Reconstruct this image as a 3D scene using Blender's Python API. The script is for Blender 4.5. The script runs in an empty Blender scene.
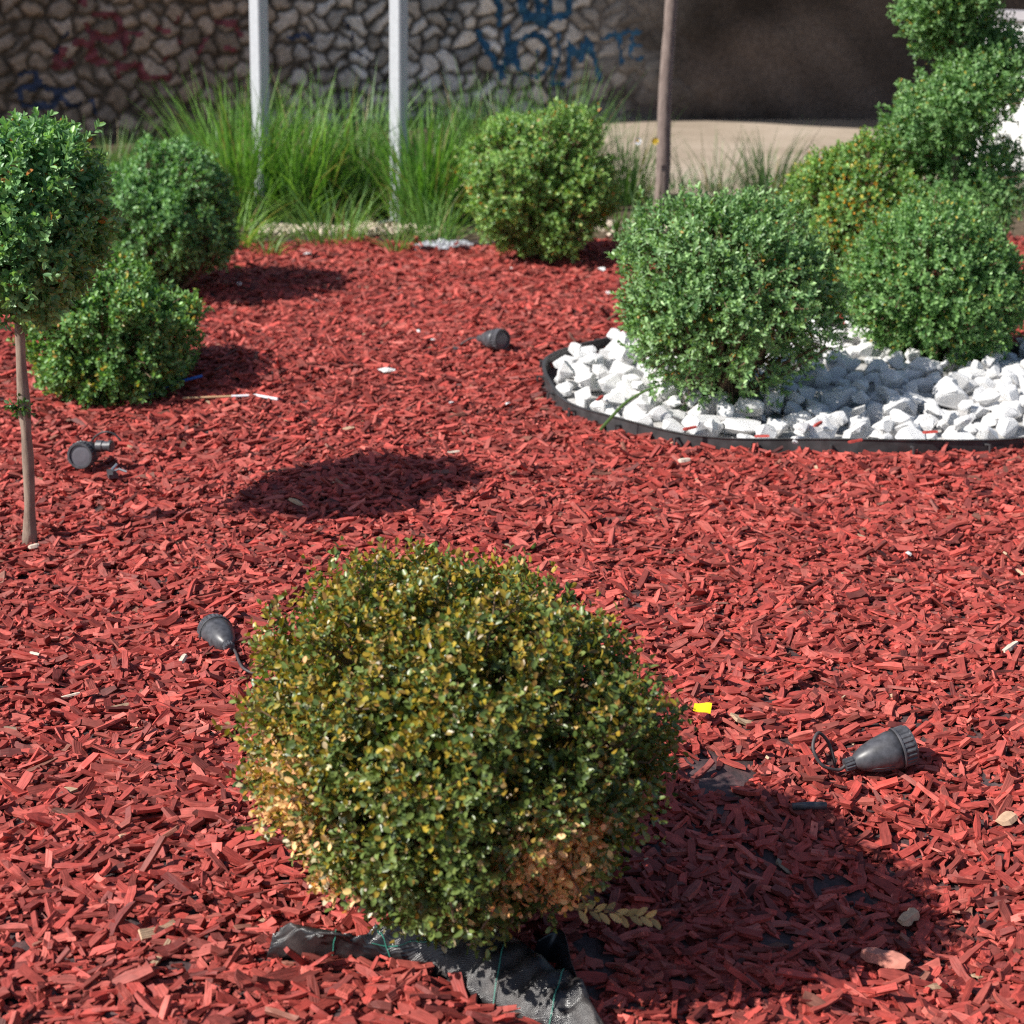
import bpy, math
import numpy as np
from mathutils import Vector

rng = np.random.default_rng(7)
R = math.radians
S = bpy.context.scene
COL = S.collection

# ---------------------------------------------------------------- camera, sky, sun, exposure
CAM_H, PITCH, FPX = 1.6, R(18.8), 1650.0
cam_d = bpy.data.cameras.new('camera')
cam = bpy.data.objects.new('camera', cam_d); COL.objects.link(cam)
cam.location = (0, 0, CAM_H); cam.rotation_euler = (R(90) - PITCH, 0, 0)
cam_d.sensor_width = 36; cam_d.lens = 36 * FPX / 1024
cam_d.clip_start = 0.05; cam_d.clip_end = 1000
cam_d.dof.use_dof = True; cam_d.dof.focus_distance = 3.6; cam_d.dof.aperture_fstop = 4.8
cam_d.dof.aperture_blades = 9
S.camera = cam

ELEV, AZ = R(43.5), R(22)          # sunlight travels to +x and a little to +y
LDIR = Vector((math.cos(AZ) * math.cos(ELEV), math.sin(AZ) * math.cos(ELEV), -math.sin(ELEV)))
w = bpy.data.worlds.new('World'); S.world = w; w.use_nodes = True
wn = w.node_tree.nodes; bg = wn['Background']
sky = wn.new('ShaderNodeTexSky'); sky.sky_type = 'NISHITA'; sky.sun_disc = False
sky.sun_elevation = ELEV; sky.sun_rotation = math.atan2(-LDIR.x, -LDIR.y)
w.node_tree.links.new(sky.outputs[0], bg.inputs[0]); bg.inputs[1].default_value = 0.08
sun_d = bpy.data.lights.new('sun', 'SUN'); sun_d.energy = 5.0; sun_d.angle = R(0.53); sun_d.color = (1, .955, .89)
sun = bpy.data.objects.new('sun', sun_d); COL.objects.link(sun)
sun.rotation_euler = LDIR.to_track_quat('-Z', 'Y').to_euler(); sun.location = (-6, -2, 8)
S.view_settings.view_transform = 'Standard'; S.view_settings.look = 'None'
S.view_settings.exposure = 0.5; S.view_settings.gamma = 1.0
S.render.engine = 'CYCLES'
S.cycles.max_bounces = 7; S.cycles.diffuse_bounces = 3; S.cycles.glossy_bounces = 2
S.cycles.transmission_bounces = 4; S.cycles.transparent_max_bounces = 4
S.cycles.use_denoising = False; S.cycles.filter_width = 1.1
S.cycles.sample_clamp_indirect = 6

# ---------------------------------------------------------------- terrain
def bump(x, y, cx, cy, sx, sy):
    return np.exp(-((x - cx) / sx) ** 2 - ((y - cy) / sy) ** 2)
def T(x, y):
    x = np.asarray(x, float); y = np.asarray(y, float)
    h = 0.012 * np.sin(x * 2.1 + .5) * np.cos(y * 1.7) + 0.008 * np.sin(x * 4.7 + y * 3.9 + 1)
    h = h - 0.14 * bump(x, y, .80, 2.58, .48, .50) + 0.06 * bump(x, y, -.42, 4.78, .55, .45)
    h = h + 0.09 * bump(x, y, -1.0, 6.35, .5, .4) - 0.05 * bump(x, y, -1.2, 7.9, .6, .4)
    return h
def ray(px, py):
    c, s = math.cos(PITCH), math.sin(PITCH)
    u, v = (px - 512) / FPX, (512 - py) / FPX
    return np.array([u, c + v * s, -s + v * c])
def G(px, py, dz=0.0):
    """point of the bed seen at a photo pixel"""
    d = ray(px, py); z = 0.0
    for _ in range(12):
        t = (z + dz - CAM_H) / d[2]
        x, y = d[0] * t, d[1] * t
        z = float(T(x, y)) if y < 9.8 else 0.0
    return np.array([x, y, z + dz])
def D(px, py, y):
    """point seen at a photo pixel, at ground distance y"""
    d = ray(px, py); t = y / d[1]
    return np.array([d[0] * t, y, CAM_H + d[2] * t])

# ---------------------------------------------------------------- helpers
def make_mesh(name, V, faces, mat, attrs=None, smooth=False):
    """faces: list of (n,k) int arrays"""
    V = np.asarray(V, np.float32)
    me = bpy.data.meshes.new(name)
    me.vertices.add(len(V)); me.vertices.foreach_set('co', V.ravel())
    faces = [np.asarray(f, np.int32) for f in faces if len(f)]
    loops = np.concatenate([f.ravel() for f in faces])
    tot = np.concatenate([np.full(len(f), f.shape[1], np.int32) for f in faces])
    start = np.concatenate([[0], np.cumsum(tot)[:-1]]).astype(np.int32)
    me.loops.add(len(loops)); me.loops.foreach_set('vertex_index', loops)
    me.polygons.add(len(tot)); me.polygons.foreach_set('loop_start', start)
    me.polygons.foreach_set('loop_total', tot)
    me.polygons.foreach_set('use_smooth', np.full(len(tot), smooth, bool))
    for an, (ty, arr) in (attrs or {}).items():
        a = me.attributes.new(an, ty, 'POINT')
        arr = np.asarray(arr, np.float32)
        if ty == 'FLOAT_COLOR':
            if arr.shape[1] == 3: arr = np.hstack([arr, np.ones((len(arr), 1), np.float32)])
            a.data.foreach_set('color', arr.ravel())
        elif ty == 'FLOAT_VECTOR': a.data.foreach_set('vector', arr.ravel())
        else: a.data.foreach_set('value', arr.ravel())
    me.update(); me.validate()
    if mat: me.materials.append(mat)
    return me
def link(name, me, parent=None, loc=None):
    o = bpy.data.objects.new(name, me); COL.objects.link(o)
    if parent is not None: o.parent = parent
    if loc is not None: o.location = loc
    return o
def tag(o, label=None, cat=None, group=None, kind=None):
    if label: o['label'] = label
    if cat: o['category'] = cat
    if group: o['group'] = group
    if kind: o['kind'] = kind
    return o
def thing(name, loc, label, cat, group=None):
    o = bpy.data.objects.new(name, None); COL.objects.link(o); o.location = [float(c) for c in loc]
    o.empty_display_size = .1
    return tag(o, label, cat, group)

class MB:
    def __init__(s): s.v = []; s.q = []; s.t = []; s.c = []; s.n = 0
    def add(s, V, quads=(), tris=(), col=None):
        V = np.asarray(V, float).reshape(-1, 3)
        if len(quads): s.q.append(np.asarray(quads, int).reshape(-1, 4) + s.n)
        if len(tris): s.t.append(np.asarray(tris, int).reshape(-1, 3) + s.n)
        s.v.append(V); s.n += len(V)
        if col is not None: s.c.append(np.broadcast_to(np.asarray(col, float), (len(V), 3)))
        return s
    def build(s, name, mat, parent=None, loc=None, smooth=False, origin=None):
        V = np.vstack(s.v)
        if origin is not None: V = V - np.asarray(origin, float)
        f = []
        if s.q: f.append(np.vstack(s.q))
        if s.t: f.append(np.vstack(s.t))
        at = {'col': ('FLOAT_COLOR', np.vstack(s.c))} if s.c else None
        return link(name, make_mesh(name, V, f, mat, at, smooth), parent, loc)

def frame(axis, up=(0, 0, 1)):
    a = np.asarray(axis, float); a = a / np.linalg.norm(a)
    u = np.asarray(up, float)
    if abs(a @ u) > .95: u = np.array([1., 0, 0])
    b = np.cross(u, a); b /= np.linalg.norm(b)
    return a, b, np.cross(a, b)
def tube(mb, P, rad, n=6, col=None, caps=True):
    P = np.asarray(P, float); k = len(P); rad = np.broadcast_to(rad, k)
    Tn = np.gradient(P, axis=0); vs = []
    ang = np.arange(n) * 2 * math.pi / n
    _, b, c = frame(Tn[0])
    for i in range(k):
        a = Tn[i] / (np.linalg.norm(Tn[i]) + 1e-9)
        b = b - a * (a @ b); b /= np.linalg.norm(b) + 1e-9; c = np.cross(a, b)
        vs.append(P[i] + rad[i] * (np.cos(ang)[:, None] * b + np.sin(ang)[:, None] * c))
    V = np.vstack(vs); q = []; t = []
    for i in range(k - 1):
        for j in range(n):
            j2 = (j + 1) % n
            q.append((i * n + j, i * n + j2, (i + 1) * n + j2, (i + 1) * n + j))
    if caps:
        V = np.vstack([V, P[0], P[-1]])
        for j in range(n):
            j2 = (j + 1) % n
            t.append((k * n, j2, j)); t.append((k * n + 1, (k - 1) * n + j, (k - 1) * n + j2))
    mb.add(V, q, t, col)
def lathe(mb, origin, axis, prof, n=32, up=(0, 0, 1), rib=None, caps=True):
    """prof: list of (distance along axis, radius); rib: (count, depth, first, last) profile rows that are ridged"""
    a, b, c = frame(axis, up); o = np.asarray(origin, float); vs = []
    ang = np.arange(n) * 2 * math.pi / n
    for i, (d, r) in enumerate(prof):
        rr = np.full(n, r)
        if rib and rib[2] <= i <= rib[3]:
            rr = r - rib[1] * ((np.arange(n) % 4) >= 2)
        vs.append(o + a * d + rr[:, None] * (np.cos(ang)[:, None] * b + np.sin(ang)[:, None] * c))
    V = np.vstack(vs); q = []; t = []; k = len(prof)
    for i in range(k - 1):
        for j in range(n):
            j2 = (j + 1) % n
            q.append((i * n + j, i * n + j2, (i + 1) * n + j2, (i + 1) * n + j))
    if caps:
        V = np.vstack([V, o + a * prof[0][0], o + a * prof[-1][0]])
        for j in range(n):
            j2 = (j + 1) % n
            t.append((k * n, j2, j)); t.append((k * n + 1, (k - 1) * n + j, (k - 1) * n + j2))
    mb.add(V, q, t)
def box(mb, c, size, rz=0, col=None):
    sx, sy, sz = np.asarray(size) / 2
    V = np.array([[x, y, z] for z in (-sz, sz) for x, y in ((-sx, -sy), (sx, -sy), (sx, sy), (-sx, sy))])
    ca, sa = math.cos(rz), math.sin(rz)
    V = np.column_stack([V[:, 0] * ca - V[:, 1] * sa, V[:, 0] * sa + V[:, 1] * ca, V[:, 2]]) + np.asarray(c)
    mb.add(V, [(0, 3, 2, 1), (4, 5, 6, 7), (0, 1, 5, 4), (1, 2, 6, 5), (2, 3, 7, 6), (3, 0, 4, 7)], col=col)

# ---------------------------------------------------------------- materials
def new_mat(name):
    m = bpy.data.materials.new(name); m.use_nodes = True
    nt = m.node_tree; p = nt.nodes['Principled BSDF']
    return m, nt, p
def N(nt, typ, **kw):
    n = nt.nodes.new(typ)
    for k, v in kw.items():
        if k.startswith('i_'): n.inputs[k[2:].replace('_', ' ')].default_value = v
        else: setattr(n, k, v)
    return n
def L(nt, a, b): nt.links.new(a, b)
def add_bump(nt, p, height, strength=.3, dist=.01):
    b = N(nt, 'ShaderNodeBump'); b.inputs['Strength'].default_value = strength; b.inputs['Distance'].default_value = dist
    L(nt, height, b.inputs['Height']); L(nt, b.outputs[0], p.inputs['Normal'])
def ramp(nt, fac, stops):
    r = N(nt, 'ShaderNodeValToRGB'); e = r.color_ramp.elements
    while len(e) < len(stops): e.new(.5)
    for el, (pos, c) in zip(e, stops): el.position = pos; el.color = (*c, 1) if len(c) == 3 else c
    L(nt, fac, r.inputs[0]); return r.outputs[0]
def mixc(nt, a, b, fac, mode='MIX'):
    m = N(nt, 'ShaderNodeMix', data_type='RGBA', blend_type=mode)
    if isinstance(fac, (int, float)): m.inputs[0].default_value = fac
    else: L(nt, fac, m.inputs[0])
    for s, v in ((m.inputs[6], a), (m.inputs[7], b)):
        if isinstance(v, tuple): s.default_value = (*v, 1)
        else: L(nt, v, s)
    return m.outputs[2]
def noise(nt, scale, detail=4, vec=None, rough=.55):
    n = N(nt, 'ShaderNodeTexNoise'); n.inputs['Scale'].default_value = scale
    n.inputs['Detail'].default_value = detail; n.inputs['Roughness'].default_value = rough
    if vec is not None: L(nt, vec, n.inputs['Vector'])
    return n.outputs['Fac']
def objco(nt): return N(nt, 'ShaderNodeTexCoord').outputs['Object']
def simple(name, col, rough=.5, spec=.5, nscale=0, namp=.25, bumpd=0, metal=0):
    m, nt, p = new_mat(name)
    p.inputs['Roughness'].default_value = rough; p.inputs['Specular IOR Level'].default_value = spec
    p.inputs['Metallic'].default_value = metal
    if nscale:
        f = noise(nt, nscale, 5, objco(nt))
        c = ramp(nt, f, [(.3, tuple(v * (1 - namp) for v in col)), (.7, tuple(min(1, v * (1 + namp)) for v in col))])
        L(nt, c, p.inputs['Base Color'])
        if bumpd: add_bump(nt, p, f, .5, bumpd)
    else: p.inputs['Base Color'].default_value = (*col, 1)
    return m
def leaf_mat(name, rough=.40, trans=.32, spec=.5, gain=1.32):
    m, nt, p = new_mat(name)
    a = N(nt, 'ShaderNodeAttribute', attribute_name='col')
    g_ = mixc(nt, a.outputs['Color'], (gain, gain, gain), 1.0, 'MULTIPLY'); L(nt, g_, p.inputs['Base Color'])
    p.inputs['Roughness'].default_value = rough; p.inputs['Specular IOR Level'].default_value = spec
    t = N(nt, 'ShaderNodeBsdfTranslucent')
    tc = mixc(nt, a.outputs['Color'], (1.35, 1.5, .55), 1.0, 'MULTIPLY'); L(nt, tc, t.inputs[0])
    mx = N(nt, 'ShaderNodeMixShader'); mx.inputs[0].default_value = trans
    out = nt.nodes['Material Output']
    L(nt, p.outputs[0], mx.inputs[1]); L(nt, t.outputs[0], mx.inputs[2]); L(nt, mx.outputs[0], out.inputs[0])
    return m
def attr_mat(name, rough=.8, spec=.3, nscale=60, namp=.25, bd=.002):
    m, nt, p = new_mat(name)
    a = N(nt, 'ShaderNodeAttribute', attribute_name='col')
    f = noise(nt, nscale, 5, objco(nt))
    v = ramp(nt, f, [(.3, (1 - namp,) * 3), (.7, (1 + namp,) * 3)])
    L(nt, mixc(nt, a.outputs['Color'], v, 1.0, 'MULTIPLY'), p.inputs['Base Color'])
    p.inputs['Roughness'].default_value = rough; p.inputs['Specular IOR Level'].default_value = spec
    add_bump(nt, p, f, .5, bd)
    return m
def chip_mat():
    m, nt, p = new_mat('red_wood')
    a = N(nt, 'ShaderNodeAttribute', attribute_name='col'); lc = N(nt, 'ShaderNodeAttribute', attribute_name='lc')
    mp = N(nt, 'ShaderNodeMapping'); mp.inputs['Scale'].default_value = (18, 330, 330); L(nt, lc.outputs['Vector'], mp.inputs[0])
    f = noise(nt, 1.0, 3, mp.outputs[0])
    mp2 = N(nt, 'ShaderNodeMapping'); mp2.inputs['Scale'].default_value = (60, 60, 60); L(nt, lc.outputs['Vector'], mp2.inputs[0])
    g = noise(nt, 1.0, 4, mp2.outputs[0])
    v = ramp(nt, f, [(.25, (.68,) * 3), (.55, (1.0,) * 3), (.8, (1.22,) * 3)])
    v2 = ramp(nt, g, [(.3, (.75,) * 3), (.65, (1.1,) * 3)])
    c = mixc(nt, mixc(nt, a.outputs['Color'], v, 1.0, 'MULTIPLY'), v2, 1.0, 'MULTIPLY')
    L(nt, c, p.inputs['Base Color'])
    p.inputs['Roughness'].default_value = .62; p.inputs['Specular IOR Level'].default_value = .35
    add_bump(nt, p, f, .7, .0022)
    return m
def bark_mat(name, c1, c2, sc=(1, 1, .25), nscale=60):
    m, nt, p = new_mat(name)
    mp = N(nt, 'ShaderNodeMapping'); mp.inputs['Scale'].default_value = sc; L(nt, objco(nt), mp.inputs[0])
    f = noise(nt, nscale, 6, mp.outputs[0], .65)
    L(nt, ramp(nt, f, [(.3, c1), (.7, c2)]), p.inputs['Base Color']); p.inputs['Roughness'].default_value = .9
    add_bump(nt, p, f, .8, .004); return m
def fabric_mat():
    m, nt, p = new_mat('woven_fabric')
    co = objco(nt)
    w1 = N(nt, 'ShaderNodeTexWave', wave_type='BANDS', bands_direction='X'); w1.inputs['Scale'].default_value = 130; L(nt, co, w1.inputs[0])
    w2 = N(nt, 'ShaderNodeTexWave', wave_type='BANDS', bands_direction='Y'); w2.inputs['Scale'].default_value = 130; L(nt, co, w2.inputs[0])
    ad = N(nt, 'ShaderNodeMath', operation='ADD'); L(nt, w1.outputs['Fac'], ad.inputs[0]); L(nt, w2.outputs['Fac'], ad.inputs[1])
    d = noise(nt, 16, 8, co, .7)
    c = ramp(nt, d, [(.35, (.012, .012, .015)), (.55, (.034, .030, .030)), (.8, (.085, .066, .06))])
    L(nt, c, p.inputs['Base Color']); L(nt, ramp(nt, d, [(.38, (.2,) * 3), (.66, (.5,) * 3)]), p.inputs['Roughness']); p.inputs['Specular IOR Level'].default_value = .7
    add_bump(nt, p, ad.outputs[0], .35, .0012); return m
def ground_mat():
    m, nt, p = new_mat('dusty_membrane')
    co = objco(nt)
    f = noise(nt, 38, 6, co, .7); g = noise(nt, 3.0, 4, co)
    c1 = ramp(nt, f, [(.35, (.022, .017, .018)), (.58, (.085, .042, .042)), (.75, (.19, .055, .05))])
    c2 = ramp(nt, f, [(.3, (.05, .042, .046)), (.7, (.15, .10, .10))])
    fac = ramp(nt, g, [(.5, (0, 0, 0)), (.62, (.7, .7, .7))])
    L(nt, mixc(nt, c1, c2, fac), p.inputs['Base Color']); p.inputs['Roughness'].default_value = .7
    add_bump(nt, p, f, .6, .008); return m
def pavement_mat():
    m, nt, p = new_mat('dusty_concrete')
    co = objco(nt); f = noise(nt, .9, 6, co, .6); g = noise(nt, 40, 4, co)
    c = ramp(nt, f, [(.3, (0.272, 0.216, 0.160)), (.5, (0.368, 0.300, 0.232)), (.7, (0.440, 0.368, 0.296))])
    v = ramp(nt, g, [(.3, (.85,) * 3), (.7, (1.1,) * 3)])
    L(nt, mixc(nt, c, v, 1.0, 'MULTIPLY'), p.inputs['Base Color']); p.inputs['Roughness'].default_value = .9
    add_bump(nt, p, g, .4, .004); return m
def stone_mat():
    m, nt, p = new_mat('white_marble')
    co = objco(nt); oi = N(nt, 'ShaderNodeObjectInfo')
    va = N(nt, 'ShaderNodeVectorMath', operation='ADD'); L(nt, co, va.inputs[0]); 
    cb = N(nt, 'ShaderNodeCombineXYZ'); mu = N(nt, 'ShaderNodeMath', operation='MULTIPLY'); mu.inputs[1].default_value = 37
    L(nt, oi.outputs['Random'], mu.inputs[0]); L(nt, mu.outputs[0], cb.inputs[0]); L(nt, mu.outputs[0], cb.inputs[2])
    L(nt, cb.outputs[0], va.inputs[1])
    f = noise(nt, 22, 6, va.outputs[0], .6); g = noise(nt, 130, 4, va.outputs[0])
    c = ramp(nt, f, [(.28, (.58, .54, .50)), (.42, (.78, .77, .755)), (.65, (.85, .85, .86))])
    L(nt, c, p.inputs['Base Color']); p.inputs['Roughness'].default_value = .7
    p.inputs['Subsurface Weight'].default_value = 0
    ad = N(nt, 'ShaderNodeMath', operation='ADD'); L(nt, f, ad.inputs[0]); L(nt, g, ad.inputs[1])
    add_bump(nt, p, ad.outputs[0], .6, .006); return m

M_chip = chip_mat(); M_ground = ground_mat(); M_pave = pavement_mat(); M_stone = stone_mat(); M_fabric = fabric_mat()
M_leaf = leaf_mat('box_leaf'); M_leaf_gloss = leaf_mat('glossy_box_leaf', .38, .26, .65); M_dry = leaf_mat('dry_leaf', .6, .3, .3)
M_blade = leaf_mat('grass_blade', .45, .4, .4, 1.12)
M_bark = bark_mat('young_bark', (.16, .11, .085), (.34, .26, .20))
M_bark_grey = bark_mat('grey_bark', (.13, .095, .085), (.27, .21, .185))
M_twig = simple('twig_bark', (.15, .10, .065), .85, .2, 80, .35, .002)
M_wall = attr_mat('rubble_masonry', .92, .2, 28, .28, .012)
M_paint_blue = simple('blue_spray_paint', (.03, .115, .22), .7, .3, 14, .45)
M_paint_red = simple('red_spray_paint', (.25, .06, .065), .7, .3, 10, .5)
M_paint_navy = simple('navy_spray_paint', (.055, .065, .11), .7, .3, 10, .4)
M_concrete = simple('bridge_concrete', (.30, .285, .27), .9, .2, 3, .2, .01)
M_white_wall = simple('white_render', (.80, .80, .79), .85, .2, 2.5, .06, .003)
M_coping = simple('grey_coping', (.36, .34, .36), .85, .2, 6, .15, .003)
M_post = simple('galvanised_paint', (.46, .48, .51), .42, .5, 30, .06, .0006)
M_edging = simple('black_plastic_edging', (.045, .043, .045), .5, .45, 25, .4, .0012)
M_lamp = simple('dark_plastic', (.060, .060, .068), .40, .5, 60, .45, .0005)
M_lens = simple('frosted_lens', (.12, .115, .135), .3, .5, 20, .1)
M_cable = simple('rubber_cable', (.06, .05, .052), .55, .4, 60, .25, .0004)
M_metal = simple('bright_clip_metal', (.55, .55, .56), .3, .5, 0, 0, 0, .9)
M_green_line = simple('green_thread', (.05, .30, .22), .6)
M_soil = simple('dry_soil', (.10, .075, .052), .95, .1, 30, .5, .02)

# ---------------------------------------------------------------- setting: ground
def grid_sheet(name, x0, x1, y0, y1, step, zf, mat, attrs=None):
    nx, ny = int((x1 - x0) / step) + 1, int((y1 - y0) / step) + 1
    X, Y = np.meshgrid(np.linspace(x0, x1, nx), np.linspace(y0, y1, ny)); Z = zf(X, Y)
    V = np.column_stack([X.ravel(), Y.ravel(), Z.ravel()])
    i = np.arange((ny - 1) * nx).reshape(ny - 1, nx)[:, :-1].ravel()
    f = np.column_stack([i, i + 1, i + nx + 1, i + nx])
    return tag(link(name, make_mesh(name, V, [f], mat, None, True)), kind='structure')
grid_sheet('ground', -400, 400, -400, 400, 100, lambda X, Y: X * 0 - .35, M_soil)
grid_sheet('pavement', -40, 40, 11.3, 60, 4, lambda X, Y: X * 0 - .01, M_pave)
grid_sheet('mulch_bed_ground', -6, 6, .3, 10.05, .05, lambda X, Y: T(X, Y), M_ground)
grid_sheet('soil_strip', -8, 8, 9.1, 11.6, .05,
           lambda X, Y: .03 - .09 * np.clip((9.7 - Y) / .25, 0, 1) + .012 * np.sin(X * 5 + Y * 3) + .01 * np.sin(X * 13 - Y * 9) - .09 * np.clip((Y - 11.2) / .4, 0, 1), M_soil)

grid_sheet('soil_bank', -9, .25, 11.5, 17.5, .25, lambda X, Y: .01 + .02 * np.sin(X * 2 + Y), M_soil)

# ---------------------------------------------------------------- stone wall with graffiti
WY = 17.0
def build_wall():
    step = .022
    s = np.arange(-9, 10, step); z = np.arange(-.12, 2.98, step)
    Sg, Zg = np.meshgrid(s, z)
    sm = lambda a, b: (lambda t: t * t * (3 - 2 * t))(np.clip((s - a) / (b - a), 0, 1))
    hd = R(27) * (1 - sm(-1.5, 1.6)) + R(90) * sm(5.0, 8.0)      # the wall's course on plan
    px_, py_ = np.cumsum(np.cos(hd)) * step, np.cumsum(np.sin(hd)) * step
    k0 = np.argmin(np.abs(s - 1.2)); px_ += 1.2 - px_[k0]; py_ += WY - py_[k0]
    th = np.broadcast_to(hd, Sg.shape)
    X = np.broadcast_to(px_, Sg.shape); Y = np.broadcast_to(py_, Sg.shape)
    Nx, Ny = np.sin(th), -np.cos(th)
    cx, cy = .185, .145
    r2 = np.random.default_rng(3)
    GN = (210, 50); J = r2.random((GN[0], GN[1], 2)); CC = r2.random((GN[0], GN[1], 3)); SZ = r2.random(GN)
    Sw = Sg + .03 * np.sin(Zg * 17 + Sg * 5) + .012 * np.sin(Zg * 41 + Sg * 23); Zw = Zg + .03 * np.sin(Sg * 13 + 2) + .012 * np.sin(Sg * 37 - Zg * 19)
    gi = np.floor((Sw + 10) / cx).astype(int); gj = np.floor((Zw + 1) / cy).astype(int)
    F1 = np.full(Sg.shape, 9.); F2 = F1.copy(); idx = np.zeros(Sg.shape, int)
    for di in (-1, 0, 1):
        for dj in (-1, 0, 1):
            a = np.clip(gi + di, 0, GN[0] - 1); b = np.clip(gj + dj, 0, GN[1] - 1)
            px = (a + .1 + .8 * J[a, b, 0]) * cx - 10; pz = (b + .1 + .8 * J[a, b, 1]) * cy - 1
            d = np.hypot(Sw - px, (Zw - pz) * 1.15) - .055 * SZ[a, b]
            m = d < F1; F2 = np.where(m, F1, np.minimum(F2, d)); F1 = np.where(m, d, F1); idx = np.where(m, a * GN[1] + b, idx)
    e = np.clip((F2 - F1 - .002) / .062, 0, 1); e = e * e * (3 - 2 * e)
    rub = np.clip((Sg - .3) / 1.2, 0, 1); e = e * (1 - .85 * rub) + .85 * rub * (.5 + .25 * np.sin(Sg * 3 + 5 * np.sin(Zg * 2.2)) + .2 * np.sin(Zg * 11 + Sg * 2))
    hgt = .07 * e * (.6 + .4 * SZ.ravel()[idx]) + .008 * np.sin(Sg * 60 + 7 * np.sin(Zg * 23)) * e
    col = CC.reshape(-1, 3)[idx]
    tone = .30 + .55 * col[..., :1] ** 1.2
    hue = np.array([1.0, .85, .72]) * (1 - col[..., 1:2]) + np.array([1.0, .94, .91]) * col[..., 1:2]
    stone = tone * hue; mortar = np.array([.05, .042, .037])
    C = mortar + (stone - mortar) * e[..., None]
    shade_dirt = (np.clip((Sg + .1 * np.sin(Zg * 9) - .35) / 1.3, 0, 1) * .86 + .11 * np.clip((Sg - 1.4) / .8, 0, 1))[..., None]     # dark dirt plus deep passage shade, painted into the wall colour
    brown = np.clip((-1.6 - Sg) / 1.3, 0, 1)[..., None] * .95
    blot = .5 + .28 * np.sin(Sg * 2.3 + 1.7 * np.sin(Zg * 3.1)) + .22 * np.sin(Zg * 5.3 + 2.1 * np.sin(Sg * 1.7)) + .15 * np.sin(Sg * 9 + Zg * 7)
    C = C * (1 - shade_dirt) + shade_dirt * np.array([.085, .064, .055]) * (.45 + 1.0 * np.clip(blot, 0, 1))[..., None]
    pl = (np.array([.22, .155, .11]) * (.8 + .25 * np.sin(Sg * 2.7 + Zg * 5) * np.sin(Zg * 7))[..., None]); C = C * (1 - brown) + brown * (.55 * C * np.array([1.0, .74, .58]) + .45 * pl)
    V = np.column_stack([(X + Nx * hgt).ravel(), (Y + Ny * hgt).ravel(), Zg.ravel()])
    nx = len(s); ny = len(z)
    i = np.arange((ny - 1) * nx).reshape(ny - 1, nx)[:, :-1].ravel()
    f = np.column_stack([i, i + 1, i + nx + 1, i + nx])
    wall = thing('stone_wall', (0, WY, 0), 'rubble stone wall with blue and red graffiti, going dark under the bridge', 'wall')
    o = np.array([0, WY, 0])
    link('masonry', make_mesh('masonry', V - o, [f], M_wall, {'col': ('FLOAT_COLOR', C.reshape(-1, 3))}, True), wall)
    mb = MB(); st_ = np.arange(0, len(s), 12)
    bx, by = px_[st_] + .35 * np.sin(-hd[st_]), py_[st_] + .35 * np.cos(hd[st_])
    for k in range(len(st_) - 1):
        box(mb, ((bx[k] + bx[k + 1]) / 2, (by[k] + by[k + 1]) / 2, 1.42), (.30, .6, 3.08), hd[st_[k]])
    mb.build('backing', M_concrete, wall, origin=o)
    def to_wall(px, py):
        d = ray(px, py); k = np.argmin(np.abs(px_ / py_ - d[0] / d[1]) + 9 * (s > 6)); return s[k], CAM_H + d[2] * py_[k] / d[1]
    def paint(name, strokes, mat, label, fade=.03):
        dist = np.full(Sg.shape, 9.)
        for wd, pts in strokes:
            q = [to_wall(*p) for p in pts]
            for (ax, az), (bx, bz) in zip(q[:-1], q[1:]):
                dx, dz = bx - ax, bz - az
                t = np.clip(((Sg - ax) * dx + (Zg - az) * dz) / (dx * dx + dz * dz + 1e-9), 0, 1)
                dist = np.minimum(dist, np.hypot(Sg - ax - t * dx, Zg - az - t * dz) - wd / 165.)
        dist += .012 * np.sin(Sg * 47 + Zg * 31) * np.sin(Zg * 53) + fade * np.clip(np.sin(Sg * 11 + 3 * np.sin(Zg * 7)) * np.sin(Zg * 13 + 2 * np.sin(Sg * 9)) + .1, 0, 1)
        inside = (dist < 0).ravel(); keep = inside[f].all(axis=1)
        if keep.sum() == 0: return
        fk = f[keep]; u, inv = np.unique(fk, return_inverse=True)
        P = V[u] + .004 * np.column_stack([Nx.ravel()[u], Ny.ravel()[u], np.zeros(len(u))])
        g = link(name, make_mesh(name, P - o, [inv.reshape(fk.shape)], mat, None, True), wall)
        g['label'] = label
    def arc(cx, cy, rx, ry, a0, a1, n=14):
        return [(cx + rx * math.cos(R(a)), cy + ry * math.sin(R(a))) for a in np.linspace(a0, a1, n)]
    blue = [(9, [(477, 34), (489, 52), (501, 76), (505, 62), (508, 30)]),                               # V
            (7, arc(532, 55, 18, 21, 0, 360, 26)), (4, [(526, 58), (529, 50), (536, 50), (538, 57)]),                  # O
            (6, [(558, 34), (558, 58), (552, 84), (565, 84)]),                                # L
            (7, [(568, 76), (570, 44), (579, 60), (587, 38), (592, 56), (600, 78)]),                       # IM
            (6, [(603, 38), (618, 33), (636, 31)]), (6, [(618, 34), (621, 62)]),                         # T
            (5, [(632, 34), (631, 60), (642, 58)]), (5, [(631, 46), (640, 45)]), (5, [(632, 34), (642, 33)]),  # E
            (8, [(494, -34), (497, 0), (499, 24)]), (8, [(494, -32), (511, -30), (515, -12), (497, -4)]),      # upper line
            (8, [(520, -34), (519, 0), (523, 20), (541, 19)]), (7, [(520, -6), (538, -4)]), (8, arc(530, 6, 8, 10, 0, 360, 12)),
            (8, [(549, -34), (551, -4), (545, 24), (536, 22)]), (8, [(549, 20), (566, 14), (570, -4), (562, -30), (549, -34)]),
            (4, [(448, 19), (458, 18)])]
    paint('blue_graffiti', blue, M_paint_blue, 'blue spray painted lettering', .015)
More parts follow.
